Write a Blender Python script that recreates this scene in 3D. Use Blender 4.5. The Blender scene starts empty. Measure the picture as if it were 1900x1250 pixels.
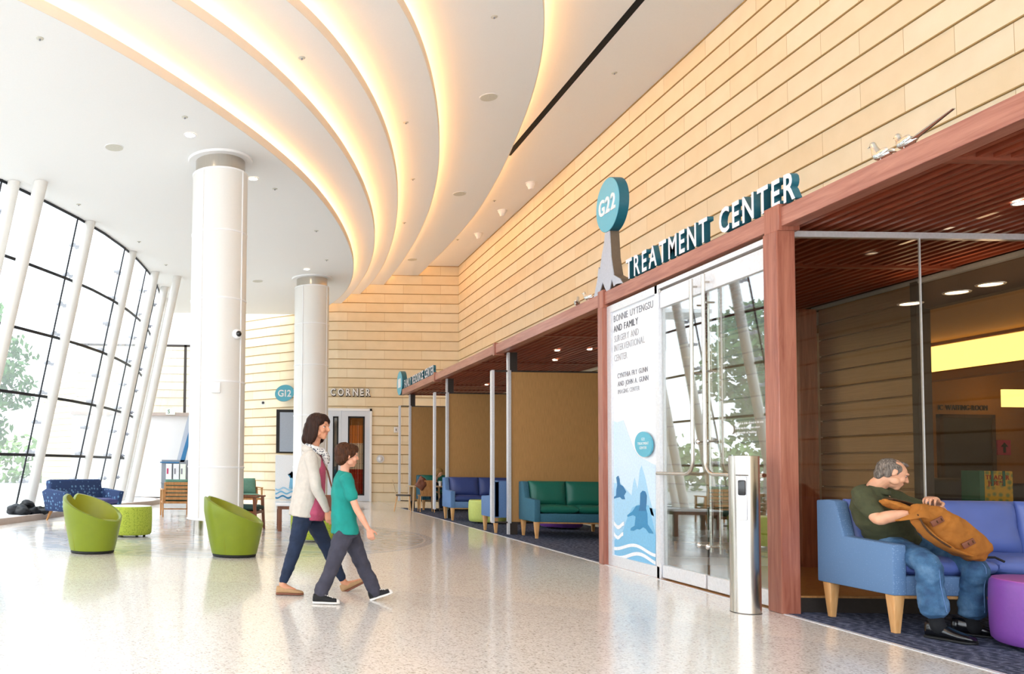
import bpy, bmesh, math, random
from mathutils import Vector as V, Matrix, Euler, noise
sin, cos, pi = math.sin, math.cos, math.pi
rad = math.radians
S = bpy.context.scene
COL = S.collection

# ------------------------------------------------------------------ camera
F_PX, CX, CY = 1500.0, 454.5, 795.0          # focal length and principal point on the 1900x1250 frame
PITCH, ROLL, EYE = 0.045, 0.0134, 1.2
_f = V((0, cos(PITCH), sin(PITCH))); _u0 = V((0, -sin(PITCH), cos(PITCH))); _r0 = V((1, 0, 0))
_r = _r0*cos(ROLL) + _u0*sin(ROLL); _u = -_r0*sin(ROLL) + _u0*cos(ROLL)
cam_d = bpy.data.cameras.new('camera'); cam = bpy.data.objects.new('camera', cam_d); COL.objects.link(cam)
cam_d.sensor_fit = 'HORIZONTAL'; cam_d.sensor_width = 36.0; cam_d.lens = 36.0*F_PX/1900
cam_d.shift_x = (950-CX)/1900; cam_d.shift_y = (CY-625)/1900
cam_d.clip_start = 0.05; cam_d.clip_end = 400
cam.matrix_world = Matrix(((_r.x, _u.x, -_f.x, 0), (_r.y, _u.y, -_f.y, 0), (_r.z, _u.z, -_f.z, EYE), (0, 0, 0, 1)))
S.camera = cam

# ------------------------------------------------------------------ exposure, sky, sun
vs = S.view_settings
vs.view_transform = 'Standard'; vs.look = 'None'; vs.gamma = 1; vs.use_curve_mapping = False
vs.exposure = 0.86
SKY_STRENGTH = 2.3
COVE_STRENGTH = 13.0
w = bpy.data.worlds.new('world'); S.world = w; w.use_nodes = True
nt = w.node_tree; nt.nodes.clear()
wo = nt.nodes.new('ShaderNodeOutputWorld'); bg = nt.nodes.new('ShaderNodeBackground')
tc = nt.nodes.new('ShaderNodeTexCoord'); sx = nt.nodes.new('ShaderNodeSeparateXYZ'); rp = nt.nodes.new('ShaderNodeValToRGB')
nt.links.new(tc.outputs['Generated'], sx.inputs[0]); nt.links.new(sx.outputs['Z'], rp.inputs[0])
e = rp.color_ramp.elements; e[0].position = 0.0; e[0].color = (0.86, 0.90, 0.94, 1); e[1].position = 0.7; e[1].color = (0.78, 0.88, 1.0, 1)
nt.links.new(rp.outputs[0], bg.inputs[0]); bg.inputs[1].default_value = SKY_STRENGTH
nt.links.new(bg.outputs[0], wo.inputs[0])
sun_d = bpy.data.lights.new('sun', 'SUN'); sun = bpy.data.objects.new('sun', sun_d); COL.objects.link(sun)
sun_d.energy = 1.2; sun_d.angle = rad(6); sun_d.color = (1.0, 0.95, 0.88)
sun.rotation_euler = V((1.0, 0.12, -1.0)).to_track_quat('-Z', 'Y').to_euler()

# ------------------------------------------------------------------ pixel helpers (a point of the room seen at px,py)
def ray(px, py): return _f + _r*((px-CX)/F_PX) - _u*((py-CY)/F_PX)
def at_x(px, py, X): d = ray(px, py); t = X/d.x; return V((X, d.y*t, d.z*t+EYE))
def at_y(px, py, Y): d = ray(px, py); t = Y/d.y; return V((d.x*t, Y, d.z*t+EYE))

# ------------------------------------------------------------------ materials
def lin(c):
    if isinstance(c, str): c = [int(c[i:i+2], 16) for i in (0, 2, 4)]
    r = []
    for v in c[:3]:
        v = v/255.0; r.append(v/12.92 if v <= 0.04045 else ((v+0.055)/1.055)**2.4)
    return (*r, 1.0)
class NT:
    def __init__(s, name):
        s.m = bpy.data.materials.new(name); s.m.use_nodes = True; s.t = s.m.node_tree; s.t.nodes.clear()
        s.out = s.t.nodes.new('ShaderNodeOutputMaterial')
    def n(s, typ, **kw):
        x = s.t.nodes.new('ShaderNode'+typ)
        for k, v in kw.items():
            if k in x.inputs: x.inputs[k].default_value = v
            else: setattr(x, k, v)
        return x
    def l(s, a, b): s.t.links.new(a, b)
    def bsdf(s, col=None, rough=.5, metal=0, coat=0, sheen=0):
        b = s.n('BsdfPrincipled'); b.inputs['Roughness'].default_value = rough; b.inputs['Metallic'].default_value = metal
        b.inputs['Coat Weight'].default_value = coat; b.inputs['Sheen Weight'].default_value = sheen
        if col is not None: b.inputs['Base Color'].default_value = col
        s.l(b.outputs[0], s.out.inputs[0]); return b
def ramp(t, fac, stops):
    r = t.n('ValToRGB'); t.l(fac, r.inputs[0]); els = r.color_ramp.elements
    while len(els) < len(stops): els.new(.5)
    for e_, (p, c) in zip(els, stops): e_.position = p; e_.color = c
    return r
def mul(c, k): return (min(1, c[0]*k), min(1, c[1]*k), min(1, c[2]*k), 1)
def plain(name, col, rough=.5, metal=0, coat=0, sheen=0, var=.06, scale=40, bump=0, bscale=None, stretch=(1, 1, 1)):
    t = NT(name); c = lin(col); b = t.bsdf(c, rough, metal, coat, sheen)
    tc = t.n('TexCoord'); mp = t.n('Mapping', Scale=stretch); t.l(tc.outputs['Object'], mp.inputs[0])
    nz = t.n('TexNoise', Scale=scale, Detail=3.0); t.l(mp.outputs[0], nz.inputs[0])
    r = ramp(t, nz.outputs[0], [(.3, mul(c, 1-var)), (.7, mul(c, 1+var))]); t.l(r.outputs[0], b.inputs['Base Color'])
    if bump:
        nb = t.n('TexNoise', Scale=bscale or scale*3, Detail=4.0); t.l(mp.outputs[0], nb.inputs[0])
        bp = t.n('Bump', Strength=bump, Distance=.01); t.l(nb.outputs[0], bp.inputs['Height']); t.l(bp.outputs[0], b.inputs['Normal'])
    return t.m
def wood(name, c1, c2, axis, rough=.38, coat=.15, fine=1.0, knots=True):
    t = NT(name); a, b_ = lin(c1), lin(c2); b = t.bsdf(a, rough, 0, coat)
    tc = t.n('TexCoord'); sc = [14*fine]*3; sc[axis] = 0.9*fine
    mp = t.n('Mapping', Scale=sc); t.l(tc.outputs['Object'], mp.inputs[0])
    nz = t.n('TexNoise', Scale=1.6, Detail=6.0, Roughness=.62, Distortion=.6); t.l(mp.outputs[0], nz.inputs[0])
    r = ramp(t, nz.outputs[0], [(.32, a), (.5, mul(tuple((x+y)/2 for x, y in zip(a, b_)), 1)), (.68, b_)])
    last = r.outputs[0]
    if knots:
        ks = [2.2]*3; ks[axis] = 1.1
        m2 = t.n('Mapping', Scale=ks); t.l(tc.outputs['Object'], m2.inputs[0])
        vo = t.n('TexVoronoi', Scale=1.0); t.l(m2.outputs[0], vo.inputs[0])
        kr = ramp(t, vo.outputs['Distance'], [(.03, (1, 1, 1, 1)), (.09, (0, 0, 0, 1))])
        mx = t.n('Mix', data_type='RGBA'); t.l(kr.outputs[0], mx.inputs[0]); t.l(last, mx.inputs[6]); mx.inputs[7].default_value = mul(a, .35)
        last = mx.outputs[2]
    t.l(last, b.inputs['Base Color']); return t.m
def emis(name, col, strength):
    t = NT(name); e_ = t.n('Emission', Strength=strength); e_.inputs[0].default_value = lin(col); t.l(e_.outputs[0], t.out.inputs[0]); return t.m
def glass(name, tint, ior=1.5, rough=0.0, extra=0.0, haze=0.0):
    t = NT(name); tr = t.n('BsdfTransparent'); tr.inputs[0].default_value = tint
    gl = t.n('BsdfGlossy', Roughness=rough); gl.inputs[0].default_value = (1, 1, 1, 1)
    geo = t.n('NewGeometry'); dt = t.n('VectorMath', operation='DOT_PRODUCT'); t.l(geo.outputs['Normal'], dt.inputs[0]); t.l(geo.outputs['Incoming'], dt.inputs[1])
    ab = t.n('Math', operation='ABSOLUTE'); t.l(dt.outputs['Value'], ab.inputs[0]); om = t.n('Math', operation='SUBTRACT'); om.inputs[0].default_value = 1; t.l(ab.outputs[0], om.inputs[1])
    pw = t.n('Math', operation='POWER'); t.l(om.outputs[0], pw.inputs[0]); pw.inputs[1].default_value = 5
    ad = t.n('Math', operation='MULTIPLY_ADD'); t.l(pw.outputs[0], ad.inputs[0]); ad.inputs[1].default_value = .9; ad.inputs[2].default_value = .04+extra; ad.use_clamp = True
    mx = t.n('MixShader'); t.l(ad.outputs[0], mx.inputs[0]); t.l(tr.outputs[0], mx.inputs[1]); t.l(gl.outputs[0], mx.inputs[2])
    last = mx.outputs[0]
    if haze:  # mixes in a white veil, painting haze over the view outside
        df = t.n('BsdfTranslucent'); df.inputs[0].default_value = (.93, .96, 1, 1); m2 = t.n('MixShader'); m2.inputs[0].default_value = haze
        t.l(last, m2.inputs[1]); t.l(df.outputs[0], m2.inputs[2]); last = m2.outputs[0]
    t.l(last, t.out.inputs[0]); return t.m
M = {}
# terrazzo floor
def mk_floor():
    t = NT('terrazzo'); b = t.bsdf(None, .2); b.inputs['Coat Weight'].default_value = .35; b.inputs['Coat Roughness'].default_value = .07
    tc = t.n('TexCoord')
    v1 = t.n('TexVoronoi', Scale=85.0); t.l(tc.outputs['Object'], v1.inputs[0])
    sp = t.n('SeparateColor'); t.l(v1.outputs['Color'], sp.inputs[0])
    base = ramp(t, sp.outputs[0], [(0, lin('b0a496')), (.10, lin('d6ccc0')), (.3, lin('ece5dc')), (.75, lin('f4efe8')), (1, lin('cfc6bc'))])
    cool = ramp(t, sp.outputs[0], [(0, lin('8d939c')), (.2, lin('aab0ba')), (.5, lin('c2c8d0')), (1, lin('d5d9de'))])
    # inlaid rounded fields of greyer terrazzo
    last = base.outputs[0]
    def field(cx, cy, r0, r1, soft, amt, last, src, wob=.0, w_=None):
        s2 = t.n('Vector' + 'Math', operation='SUBTRACT'); t.l(tc.outputs['Object'], s2.inputs[0]); s2.inputs[1].default_value = (cx, cy, 0)
        src_v = s2.outputs[0]
        ln = t.n('VectorMath', operation='LENGTH'); t.l(src_v, ln.inputs[0])
        rr = ramp(t, None, []) if False else None
        mr = t.n('MapRange'); t.l(ln.outputs['Value'], mr.inputs[0]); mr.inputs[1].default_value = r1; mr.inputs[2].default_value = r1+soft; mr.inputs[3].default_value = amt; mr.inputs[4].default_value = 0
        f_ = mr.outputs[0]
        if r0 > 0:
            m3 = t.n('MapRange'); t.l(ln.outputs['Value'], m3.inputs[0]); m3.inputs[1].default_value = r0-soft; m3.inputs[2].default_value = r0
            mm = t.n('Math', operation='MULTIPLY'); t.l(f_, mm.inputs[0]); t.l(m3.outputs[0], mm.inputs[1]); f_ = mm.outputs[0]
        mx = t.n('Mix', data_type='RGBA'); t.l(f_, mx.inputs[0]); t.l(last, mx.inputs[6]); t.l(src, mx.inputs[7]); return mx.outputs[2]
    nz = t.n('TexNoise', Scale=1.3, Detail=2.0, Distortion=1.5); t.l(tc.outputs['Object'], nz.inputs[0])
    sw = ramp(t, nz.outputs[0], [(.38, lin('a9b1bd')), (.46, lin('d9d6d2')), (.54, lin('a5a3a0')), (.62, lin('c9c6c8'))])
    last = field(-.5, 14.2, 0, 3.55, .02, .8, last, sw.outputs[0])
    last = field(-.5, 14.2, 3.6, 3.72, .01, .7, last, cool.outputs[0])
    last = field(-6.5, 7.0, 0, 4.6, .03, .55, last, cool.outputs[0])
    last = field(-1.0, 2.2, 0, 6.2, .03, .18, last, cool.outputs[0])
    t.l(last, b.inputs['Base Color'])
    return t.m
M['floor'] = mk_floor()
def mk_stone(name, c1, c2, joint, bw, bh):
    t = NT(name); b = t.bsdf(None, .75)
    uv = t.n('UVMap'); br = t.n('TexBrick', offset=.5, squash=1.0); t.l(uv.outputs[0], br.inputs[0])
    br.inputs['Scale'].default_value = 1.0; br.inputs['Brick Width'].default_value = bw; br.inputs['Row Height'].default_value = bh
    br.inputs['Mortar Size'].default_value = .0035; br.inputs['Mortar Smooth'].default_value = .1
    br.inputs['Color1'].default_value = lin(c1); br.inputs['Color2'].default_value = lin(c2); br.inputs['Mortar'].default_value = lin(joint)
    nz = t.n('TexNoise', Scale=3.0, Detail=6.0); t.l(uv.outputs[0], nz.inputs[0])
    r = ramp(t, nz.outputs[0], [(.3, (.94, .93, .90, 1)), (.7, (1, 1, 1, 1))])
    mx = t.n('Mix', data_type='RGBA', blend_type='MULTIPLY'); mx.inputs[0].default_value = 1; t.l(br.outputs[0], mx.inputs[6]); t.l(r.outputs[0], mx.inputs[7])
    pit = t.n('TexVoronoi', Scale=45.0); t.l(uv.outputs[0], pit.inputs[0])
    pr = ramp(t, pit.outputs['Distance'], [(.05, (.78, .7, .58, 1)), (.12, (1, 1, 1, 1))])
    m2 = t.n('Mix', data_type='RGBA', blend_type='MULTIPLY'); m2.inputs[0].default_value = .5; t.l(mx.outputs[2], m2.inputs[6]); t.l(pr.outputs[0], m2.inputs[7])
    t.l(m2.outputs[2], b.inputs['Base Color'])
    nb = t.n('TexNoise', Scale=60.0, Detail=3.0); t.l(uv.outputs[0], nb.inputs[0])
    bp = t.n('Bump', Strength=.25, Distance=.006); t.l(nb.outputs[0], bp.inputs['Height']); t.l(bp.outputs[0], b.inputs['Normal'])
    return t.m
M['stone'] = mk_stone('sandstone', 'f0e2c6', 'ebd7b4', 'c0a274', 1.3, .3296)
def mk_carpet():
    t = NT('carpet'); b = t.bsdf(None, .95)
    tc = t.n('TexCoord'); mp = t.n('Mapping', Scale=(1.0, 2.2, 1)); t.l(tc.outputs['Object'], mp.inputs[0])
    wv = t.n('TexWave', Scale=3.2, Distortion=14.0, Detail=3.0); wv.inputs['Detail Scale'].default_value = 1.2; t.l(mp.outputs[0], wv.inputs[0])
    r = ramp(t, wv.outputs[0], [(0, lin('1f2a45')), (.35, lin('323c5a')), (.55, lin('5a6078')), (.75, lin('2a3a5e')), (1, lin('6b7088'))])
    nz = t.n('TexNoise', Scale=220.0); t.l(tc.outputs['Object'], nz.inputs[0])
    r2 = ramp(t, nz.outputs[0], [(.3, (.6, .6, .6, 1)), (.7, (1, 1, 1, 1))])
    mx = t.n('Mix', data_type='RGBA', blend_type='MULTIPLY'); mx.inputs[0].default_value = 1; t.l(r.outputs[0], mx.inputs[6]); t.l(r2.outputs[0], mx.inputs[7])
    t.l(mx.outputs[2], b.inputs['Base Color']); return t.m
M['carpet'] = mk_carpet()
def mk_pattern(name, base, dot, scale, lo=.25, hi=.33, feature='F1', rough=.8):
    t = NT(name); b = t.bsdf(None, rough)
    tc = t.n('TexCoord'); v = t.n('TexVoronoi', Scale=scale); v.feature = feature; v.inputs['Randomness'].default_value = .55; t.l(tc.outputs['Object'], v.inputs[0])
    r = ramp(t, v.outputs['Distance'], [(lo, lin(dot)), (hi, lin(base))]); t.l(r.outputs[0], b.inputs['Base Color']); return t.m
def mk_denim():
    t = NT('denim'); b = t.bsdf(None, .85)
    tc = t.n('TexCoord'); nz = t.n('TexNoise', Scale=9.0, Detail=5.0); t.l(tc.outputs['Object'], nz.inputs[0])
    r = ramp(t, nz.outputs[0], [(.3, lin('2c4a70')), (.5, lin('40698f')), (.7, lin('6288ac'))])
    n2 = t.n('TexNoise', Scale=400.0); t.l(tc.outputs['Object'], n2.inputs[0]); r2 = ramp(t, n2.outputs[0], [(.35, (.7, .7, .7, 1)), (.65, (1, 1, 1, 1))])
    mx = t.n('Mix', data_type='RGBA', blend_type='MULTIPLY'); mx.inputs[0].default_value = 1; t.l(r.outputs[0], mx.inputs[6]); t.l(r2.outputs[0], mx.inputs[7])
    t.l(mx.outputs[2], b.inputs['Base Color']); return t.m
def mk_skin(name, col):
    t = NT(name); c = lin(col); b = t.bsdf(c, .5); b.inputs['Subsurface Weight'].default_value = .12; b.inputs['Subsurface Radius'].default_value = (.02, .008, .004)
    tc = t.n('TexCoord'); nz = t.n('TexNoise', Scale=18.0, Detail=3.0); t.l(tc.outputs['Object'], nz.inputs[0])
    r = ramp(t, nz.outputs[0], [(.3, (c[0]*.93, c[1]*.86, c[2]*.84, 1)), (.7, (min(1, c[0]*1.04), c[1]*1.05, c[2]*1.05, 1))]); t.l(r.outputs[0], b.inputs['Base Color']); return t.m
def mk_hair(name, c1, c2, sc=(120, 120, 14)):
    t = NT(name); b = t.bsdf(None, .6); b.inputs['Specular IOR Level'].default_value = .2
    tc = t.n('TexCoord'); mp = t.n('Mapping', Scale=sc); t.l(tc.outputs['Object'], mp.inputs[0])
    nz = t.n('TexNoise', Scale=1.0, Detail=4.0, Distortion=.3); t.l(mp.outputs[0], nz.inputs[0])
    r = ramp(t, nz.outputs[0], [(.3, lin(c1)), (.7, lin(c2))]); t.l(r.outputs[0], b.inputs['Base Color'])
    bp = t.n('Bump', Strength=.5, Distance=.004); t.l(nz.outputs[0], bp.inputs['Height']); t.l(bp.outputs[0], b.inputs['Normal']); return t.m
M.update(
 ceil=plain('ceiling_paint', 'efedea', .85, var=.01), white=plain('white_paint', 'eeeceb', .5, var=.015), whitecol=plain('column_enamel', 'e4e0da', .42, coat=.15, var=.01),
 lip=plain('cove_paint', 'eadbc8', .8, var=.01), black=plain('black', '0c0c0d', .6), steel=plain('brushed_steel', 'c9c2b8', .24, 1, var=.08, scale=3, stretch=(60, 60, 1)),
 chrome=plain('chrome', 'd8d6d2', .12, 1), alu=plain('white_aluminium', 'e3e3e6', .3, .35), darkmetal=plain('bronze_metal', '4b4440', .4, .6),
 joint=plain('joint_black', '10131c', .5), curb=plain('curb_stone', 'b9a79c', .5, scale=8), ledge=plain('ledge', 'e5e5e8', .6),
 partition=plain('partition_weave', 'b0844e', .8, var=.12, scale=1, stretch=(90, 90, 6), bump=.2, bscale=2), grey=plain('grey_paint', '8d9299', .5),
 tealside=plain('teal_enamel', '1f6070', .4), tealface=plain('teal_face', '5db2c8', .4, var=.02), silver=plain('letter_silver', 'e6e6ee', .35, .2), brownside=plain('bronze_side', '6c5c4c', .5, .3), greyface=plain('grey_face', 'b6bcc8', .4, .2),
 lime=plain('lime_leather', '78870c', .42, coat=.1, var=.04, scale=6, bump=.1, bscale=120), limein=plain('lime_inner', '8a8c12', .5, var=.05, scale=6),
 limepat=mk_pattern('lime_pattern', 'a3b03a', '748a1e', 42, .25, .4), limeplain=plain('lime_vinyl', 'c2cc6a', .5), ottotop=plain('ottoman_top', 'e6eee0', .35),
 navy=mk_pattern('navy_dots', '263c66', '5f84a8', 13, .26, .36), navyseat=plain('seat_violet', '47497c', .5),
 bluefab=mk_pattern('blue_weave', '5f7fa6', '809cc0', 60, .1, .35, rough=.85), bluevinyl=plain('blue_vinyl', '5a6db0', .4, var=.05, scale=5, bump=.12, bscale=9), darkbluefab=plain('navy_weave', '303a5c', .9),
 bluefab2=plain('blue_weave_pale', '5f80ae', .85, var=.1, scale=60), bluevinyl2=plain('blue_vinyl_deep', '3a4a86', .45, bump=.12, bscale=9),
 tealfab=plain('teal_weave', '34667a', .85, var=.1, scale=60), tealvinyl=plain('teal_vinyl', '1a6a5a', .42, var=.05, bump=.12, bscale=9),
 greenvinyl=plain('green_vinyl', '2c5c3c', .4), darkgreen=plain('dark_green_fabric', '1d3c38', .8), sage=plain('sage_cushion', '5f8a78', .7, var=.08, scale=30),
 purple=plain('purple_vinyl', '7f489f', .4, var=.03, coat=.1), purpletop=plain('purple_top', '9c4a9c', .4),
 beech=wood('beech', 'e2b077', 'c98f52', 2, .4, knots=False), oak=wood('oak', 'c8935a', 'a86f3a', 2, .4, knots=False), walnut=wood('walnut', '8a4f2a', '6a371c', 2, .4, knots=False), palewood=wood('pale_wood', 'e6c9a2', 'd4ae7c', 2, .45, knots=False),
 red_x=wood('redwood_x', '9c5640', '6f3426', 0), red_y=wood('redwood_y', 'b77e6a', '97594a', 1), red_z=wood('redwood_z', 'b0705a', '8a4a38', 2), slat=wood('redwood_slat', 'a04c30', '76331f', 1, .45, knots=False),
 sofwood=plain('dark_board', '2a140c', .7),
 denim=mk_denim(), navyjean=plain('dark_denim', '17253e', .85, var=.2, scale=12), shirt=plain('olive_knit', '44462c', .9, var=.12, scale=14, bump=.2, bscale=200), tee=plain('teal_tee', '0b857a', .85, var=.12, scale=12),
 sweat=plain('grey_sweatpants', '3c3a46', .9, var=.15, scale=14), cardigan=plain('cream_cardigan', 'c6bcb0', .9, var=.05, scale=30, bump=.3, bscale=250), pink=plain('rose_top', 'b04a66', .8, var=.08),
 scarf=mk_pattern('scarf_print', 'd8d2cc', '3a3c50', 48, .3, .42), tan=plain('tan_suede', 'b08a62', .8), ochre=plain('ochre_canvas', 'a5651e', .8, var=.12, scale=10, bump=.25, bscale=60), leather=plain('brown_leather', '7a4630', .5),
 ochredark=plain('ochre_lining', '4c3016', .9), blackshoe=plain('black_leather', '0d0d10', .22, coat=.4), rubber=plain('white_rubber', 'e9e3dc', .5), blackcanvas=plain('black_canvas', '141416', .8), sock=plain('black_sock', '0e0f14', .95),
 skin=mk_skin('skin_fair', 'dba083'), skin2=mk_skin('skin_warm', 'cf9270'), skin3=mk_skin('skin_light', 'dfa886'), lips=plain('lips', 'b5645a', .45), eyew=plain('eye_white', 'e9e4df', .3), iris=plain('iris', '2a1c14', .2),
 hairgrey=mk_hair('hair_greying', '3c332c', '8f8378'), hairbrown=mk_hair('hair_brown', '1d0f08', '3a1f12'), hairboy=mk_hair('hair_chestnut', '2a150b', '553018'), hairblond=mk_hair('hair_blond', '6a4a26', 'b08850'),
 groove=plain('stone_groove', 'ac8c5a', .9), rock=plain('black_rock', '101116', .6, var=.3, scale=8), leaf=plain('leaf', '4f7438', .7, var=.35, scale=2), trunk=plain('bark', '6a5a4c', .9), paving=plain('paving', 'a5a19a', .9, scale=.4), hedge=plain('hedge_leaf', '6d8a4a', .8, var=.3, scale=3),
 print=plain('print_grey', '8a8a92', .6), printdark=plain('print_dark', '50505a', .6), printlight=plain('print_light', 'b4b4ba', .6), film=plain('film_white', 'eef0f4', .35), ice1=plain('film_ice', 'cfe4f4', .4), ice2=plain('film_pale_blue', 'a3d0ec', .4), ice3=plain('film_blue', '7dbde2', .4), seal=plain('film_seal', '3288b8', .4), seal2=plain('film_deep', '2470a2', .4),
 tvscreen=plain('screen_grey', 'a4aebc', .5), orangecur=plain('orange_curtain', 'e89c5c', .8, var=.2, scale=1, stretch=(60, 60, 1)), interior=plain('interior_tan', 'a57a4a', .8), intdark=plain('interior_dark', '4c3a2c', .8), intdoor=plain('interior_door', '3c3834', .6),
 slot=plain('slot_black', '050505', .9), pinkpaper=plain('pink_paper', 'c03c64', .8), yellowbag=mk_pattern('bag_print', 'c8a634', '6c8a50', 14, .2, .45), greenbag=plain('bag_green', '2e6a58', .8), redprint=plain('bag_red', 'a02c20', .7), speaker=plain('speaker_mesh', 'cdc9bb', .8),
)
M['metalwall'] = plain('bronze_panel', 'a3886a', .3, .85, var=.1, scale=2, stretch=(1, 1, 60))
M['winglass'] = glass('window_glass', (.93, .97, .98, 1), 1.45, haze=.12)
M['doorglass'] = glass('door_glass', (.86, .90, .88, 1), 1.5, extra=.17)
M['boxglass'] = glass('tinted_glass', (.80, .74, .66, 1), 1.5, extra=-.018)
M['cove'] = emis('cove_tube', 'ffc184', COVE_STRENGTH)
M['lamp'] = emis('lamp_disc', 'ffe6c4', 9)
M['warmcove'] = emis('warm_cove', 'ffd478', 2.2)

# ------------------------------------------------------------------ mesh helpers
def link(name, me, mat=None, parent=None, smooth=True, ang=38):
    if mat is not None:
        for m_ in (mat if isinstance(mat, (list, tuple)) else [mat]): me.materials.append(m_)
    if smooth: me.shade_smooth(); me.set_sharp_from_angle(angle=rad(ang))
    o = bpy.data.objects.new(name, me); COL.objects.link(o)
    if parent is not None: o.parent = parent
    return o
def tag(o, label=None, cat=None, group=None, kind=None):
    if label: o['label'] = label
    if cat: o['category'] = cat
    if group: o['group'] = group
    if kind: o['kind'] = kind
    return o
def thing(name, label, cat, loc=(0, 0, 0), rz=0, group=None):
    o = bpy.data.objects.new(name, None); COL.objects.link(o); o.location = loc; o.rotation_euler = (0, 0, rz); o.empty_display_size = .1
    return tag(o, label, cat, group)
def dup(root, loc, rz=None, label=None, group=None):
    r = root.copy(); COL.objects.link(r); r.location = loc
    if rz is not None: r.rotation_euler = (0, 0, rz)
    if label: r['label'] = label
    if group: r['group'] = group
    for ch in list(root.children):
        c = ch.copy(); COL.objects.link(c); c.parent = r
        for g in list(ch.children):
            d = g.copy(); COL.objects.link(d); d.parent = c
    return r
class MB:
    def __init__(s): s.b = bmesh.new()
    def _xf(s, vs_, m):
        if m is not None: bmesh.ops.transform(s.b, matrix=m, verts=vs_)
    def box(s, x0, x1, y0, y1, z0, z1, bev=0, seg=2, m=None):
        r = bmesh.ops.create_cube(s.b, size=1); v = r['verts']
        for q in v: q.co = V(((x0+x1)/2+q.co.x*(x1-x0), (y0+y1)/2+q.co.y*(y1-y0), (z0+z1)/2+q.co.z*(z1-z0)))
        if bev:
            es = list({e_ for q in v for e_ in q.link_edges})
            rr = bmesh.ops.bevel(s.b, geom=es, offset=bev, segments=seg, affect='EDGES', profile=.5, clamp_overlap=True)
            v = list({q for f_ in rr['faces'] for q in f_.verts} | {q for q in v if q.is_valid})
        s._xf(v, m); return s
    def cyl(s, p0, p1, r0, r1=None, n=16, caps=True):
        p0, p1 = V(p0), V(p1); r1 = r0 if r1 is None else r1; d = p1-p0; L = d.length
        r = bmesh.ops.create_cone(s.b, cap_ends=caps, segments=n, radius1=r0, radius2=r1, depth=L)
        q = d.to_track_quat('Z', 'Y').to_matrix().to_4x4(); bmesh.ops.transform(s.b, matrix=Matrix.Translation((p0+p1)/2) @ q, verts=r['verts']); return s
    def sph(s, c, r, rot=None, n=16):
        if not hasattr(r, '__len__'): r = (r, r, r)
        k = bmesh.ops.create_uvsphere(s.b, u_segments=n, v_segments=max(6, n*2//3), radius=1)
        m = Matrix.Translation(V(c)) @ (rot.to_4x4() if rot else Matrix.Identity(4)) @ Matrix.Diagonal((*r, 1)); bmesh.ops.transform(s.b, matrix=m, verts=k['verts']); return s
    def loft(s, rings, caps=True, n=20, close=False):
        """rings: (centre, half-axis u, half-axis v[, power])"""
        R = []
        for rg in rings:
            c, u, v = V(rg[0]), V(rg[1]), V(rg[2]); pw = rg[3] if len(rg) > 3 else 1.0; ring = []
            for i in range(n):
                a = 2*pi*i/n; ca, sa = cos(a), sin(a)
                ca = math.copysign(abs(ca)**pw, ca); sa = math.copysign(abs(sa)**pw, sa)
                ring.append(s.b.verts.new(c+u*ca+v*sa))
            R.append(ring)
        rng = range(len(R)) if close else range(len(R)-1)
        for j in rng:
            a, b = R[j], R[(j+1) % len(R)]
            for i in range(n): s.b.faces.new((a[i], a[(i+1) % n], b[(i+1) % n], b[i]))
        if caps and not close:
            s.b.faces.new(R[0][::-1]); s.b.faces.new(R[-1])
        return s
    def limb(s, pts, n=16, sub=5):
        """pts: (point, radius); a smooth tapered tube with rounded ends"""
        P = [(V(p), r) for p, r in pts]; out = []
        for i in range(len(P)-1):
            p0 = P[max(0, i-1)]; p1 = P[i]; p2 = P[i+1]; p3 = P[min(len(P)-1, i+2)]
            for k in range(sub):
                t = k/sub
                f_ = lambda a, b, c, d: .5*((2*b)+(c-a)*t+(2*a-5*b+4*c-d)*t*t+(3*b-a-3*c+d)*t**3)
                out.append((f_(p0[0], p1[0], p2[0], p3[0]), max(.0005, p1[1]+(p2[1]-p1[1])*(t*t*(3-2*t)))))
        out.append(P[-1])
        d0 = (out[0][0]-out[1][0]).normalized(); d1 = (out[-1][0]-out[-2][0]).normalized()
        head = [(out[0][0]+d0*out[0][1]*sin(a), out[0][1]*cos(a)) for a in (1.45, 1.1, .6)]
        tail = [(out[-1][0]+d1*out[-1][1]*sin(a), out[-1][1]*cos(a)) for a in (.6, 1.1, 1.45)]
        out = head+out+tail; up = None; rings = []
        for i, (p, r) in enumerate(out):
            d = (out[min(i+1, len(out)-1)][0]-out[max(0, i-1)][0]).normalized()
            if up is None: up = d.orthogonal().normalized()
            up = (up-d*up.dot(d)).normalized(); rings.append((p, up*r, d.cross(up)*r))
        return s.loft(rings, n=n)
    def tube(s, pts, r, n=10):
        """plain tube through points with flat ends"""
        up = None; rings = []; pts = [V(p) for p in pts]
        for i, p in enumerate(pts):
            d = (pts[min(i+1, len(pts)-1)]-pts[max(0, i-1)]).normalized()
            if up is None: up = d.orthogonal().normalized()
            up = (up-d*up.dot(d)).normalized(); rings.append((p, up*r, d.cross(up)*r))
        return s.loft(rings, n=n)
    def poly(s, pts, ext=None):
        vs_ = [s.b.verts.new(V(p)) for p in pts]; f_ = s.b.faces.new(vs_)
        if ext is not None:
            r = bmesh.ops.extrude_face_region(s.b, geom=[f_]); nv = [g for g in r['geom'] if isinstance(g, bmesh.types.BMVert)]
            bmesh.ops.translate(s.b, verts=nv, vec=V(ext))
        return s
    def lathe(s, prof, c=(0, 0, 0), n=32, caps=True):
        c = V(c); return s.loft([(c+V((0, 0, z)), V((r, 0, 0)), V((0, r, 0))) for r, z in prof], n=n, caps=caps)
    def mesh(s, name='m'):
        bmesh.ops.recalc_face_normals(s.b, faces=s.b.faces); me = bpy.data.meshes.new(name); s.b.to_mesh(me); s.b.free(); return me
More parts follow.
